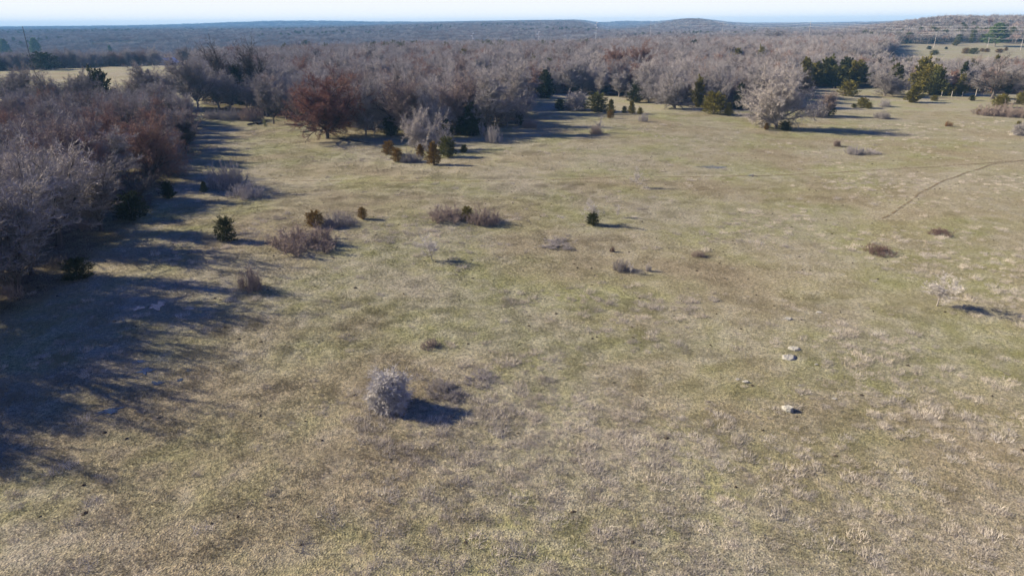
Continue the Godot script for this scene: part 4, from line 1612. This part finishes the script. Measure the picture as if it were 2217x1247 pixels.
func build_far_forest() -> void:
	var spots := forest_spots(640.0, 2750.0, 19.0)
	spots.append_array(forest_spots(2750.0, 4300.0, 34.0))
	var tones := ["lilac", "lilac", "grey", "pink"]
	for v in 3:
		var mine := []
		for k in range(v, spots.size(), 3):
			mine.append(spots[k])
		var at := [0]
		var m := far_clump(900 + v)
		scatter("far_forest", ["far bare forest covering the valley and the ridges to the skyline", "far bare forest mixed through the same ridges, browner crowns", "far bare forest mixed through the same ridges, greyer crowns"][v], "forest", m, mats.any_twig, func(): at[0] += 1; return spot(mine[at[0] - 1].x, mine[at[0] - 1].y) - Vector3(0, .3, 0), mine.size(),
			func(p): return Vector3(1.05, rng.randf_range(.85, 1.15), 1.05) * (1.0 if p.z > -2750.0 else 1.55), func(_p): return tone_color(tones[rng.randi() % 4]) * rng.randf_range(.85, 1.15))
	# evergreens among the far forest
	var ever := []
	for k in 11000:
		var d := rng.randf_range(420.0, 2700.0)
		var x := rng.randf_range(-WEDGE, WEDGE) * d
		if wooded(x, -d) and sin(x * .011 + d * .004) + sin(d * .013 - x * .005 + 1.0) > rng.randf_range(.6, 2.4) or (d > 1650.0 and d < 1980.0 and x < 60.0 and wooded(x, -d) and rng.randf() < .45):
			ever.append(Vector2(x, -d))
	var at := [0]
	var cedar: Mesh = (protos["cedar_round"].node.get_node("crown") as MeshInstance3D).mesh
	scatter("far_evergreens", "dark evergreens dotted through the far forest", "evergreens", cedar, mats.cedar_green, func(): at[0] += 1; return spot(ever[at[0] - 1].x, ever[at[0] - 1].y), ever.size(),
		func(_p): var w := rng.randf_range(1.1, 1.9); return Vector3(w, rng.randf_range(1.3, 2.3), w), func(_p): return Color.WHITE)


# ------------------------------------------------------------------ grass
func tuft_mesh(seed_n: int, count: int, reach: float, tall: float, wide: float, lean: float) -> ArrayMesh:
	rng.seed = seed_n
	var s := Soup.new()
	s.tinted = true
	for k in count:
		var az := rng.randf() * TAU
		var c := Vector3(cos(az), 0, sin(az)) * reach * sqrt(rng.randf()) * rng.randf_range(.75, 1.1)
		var tint := Color.WHITE * rng.randf_range(.72, 1.25)
		var blades := rng.randi_range(3, 7)
		for b in blades:
			var d := (Vector3.UP + rand_dir() * lean).normalized()
			d.y = absf(d.y) + .1
			var o := c + Vector3(rng.randf_range(-.05, .05), -.02, rng.randf_range(-.05, .05))
			var side := d.cross(rand_dir()).normalized() * wide
			s.tri(o - side, o + side, o + d * tall * rng.randf_range(.5, 1.2), tint * rng.randf_range(.85, 1.15))
	return s.mesh()


func near_path(x: float, z: float, reach: float) -> bool:
	for p in trod:
		if absf(p.x - x) < reach and absf(p.y - z) < reach:
			return true
	return false


func build_grass() -> void:
	var spots := []
	var patch := FastNoiseLite.new()
	patch.seed = 77
	patch.frequency = .045
	patch.fractal_octaves = 3
	for band in [[19.0, 50.0, .85], [50.0, 95.0, 1.25], [95.0, 170.0, 2.0]]:
		var cell: float = band[2]
		var j := int(band[0] / cell)
		while j * cell < band[1]:
			var lim := int((.80 * (j + 1) * cell + 5.0) / cell)
			for i in range(-lim, lim + 1):
				var x := (i + rng.randf()) * cell
				var z := -(j + rng.randf()) * cell
				if z < -100.0 and wooded(x, z):
					continue
				if z < -55.0 and near_path(x, z, .35 + cell * .55):
					continue
				spots.append([x, z, cell])
			j += 1
	for v in 2:
		var mine := []
		for k in range(v, spots.size(), 2):
			mine.append(spots[k])
		var m := tuft_mesh(500 + v, 210, 1.0, .085, .0058, .8)
		var at := [0]
		scatter("pasture_grass", ["short dry grass tufts covering the pasture", "short dry grass tufts mixed evenly through the same pasture"][v], "grass", m, mats.grass, func(): at[0] += 1; return spot(mine[at[0] - 1][0], mine[at[0] - 1][1]), mine.size(),
			func(p): var w: float = mine[at[0] - 1][2] * .95; return Vector3(w, maxf(.35, 1.0 + 1.3 * patch.get_noise_2d(p.x * 4.0, p.z * 4.0)) * rng.randf_range(.6, 1.4), w), func(p): return pasture_color(p.x, p.z) * .62 * rng.randf_range(.85, 1.2))
	# taller dead weeds in drifts
	var drift := []
	for s in spots:
		var n := patch.get_noise_2d(s[0], s[1]) + .35 * patch.get_noise_2d(s[0] * 5.0 + 90.0, s[1] * 5.0)
		var right := ss(.15, .6, s[0] / -s[1]) * .20
		var near := ss(-40, -24, s[1]) * .6 * ss(-.7, -.2, s[0] / -s[1])
		var thick := clampf((n + right + near - .18) * 2.2, .03, .85)
		if s[1] < -150.0:
			continue
		for k in 4:
			if rng.randf() < thick * rng.randf_range(.3, 1.0):
				drift.append([s[0] + rng.randf_range(-1.4, 1.4), s[1] + rng.randf_range(-1.4, 1.4)])
	var m2 := tuft_mesh(510, 30, .36, .24, .006, 1.0)
	var at2 := [0]
	scatter("dead_weeds", "drifts of pale dead weeds standing in the pasture grass", "weeds", m2, mats.weed, func(): at2[0] += 1; return spot(drift[at2[0] - 1][0], drift[at2[0] - 1][1]), drift.size(),
		func(_p): var w := pow(rng.randf(), 2.5) * 1.25 + .4; return Vector3(w, w * rng.randf_range(.7, 1.25), w), func(_p): return Color(.60, .55, .47).lerp(Color(.44, .42, .39), rng.randf()) * rng.randf_range(.7, 1.15))
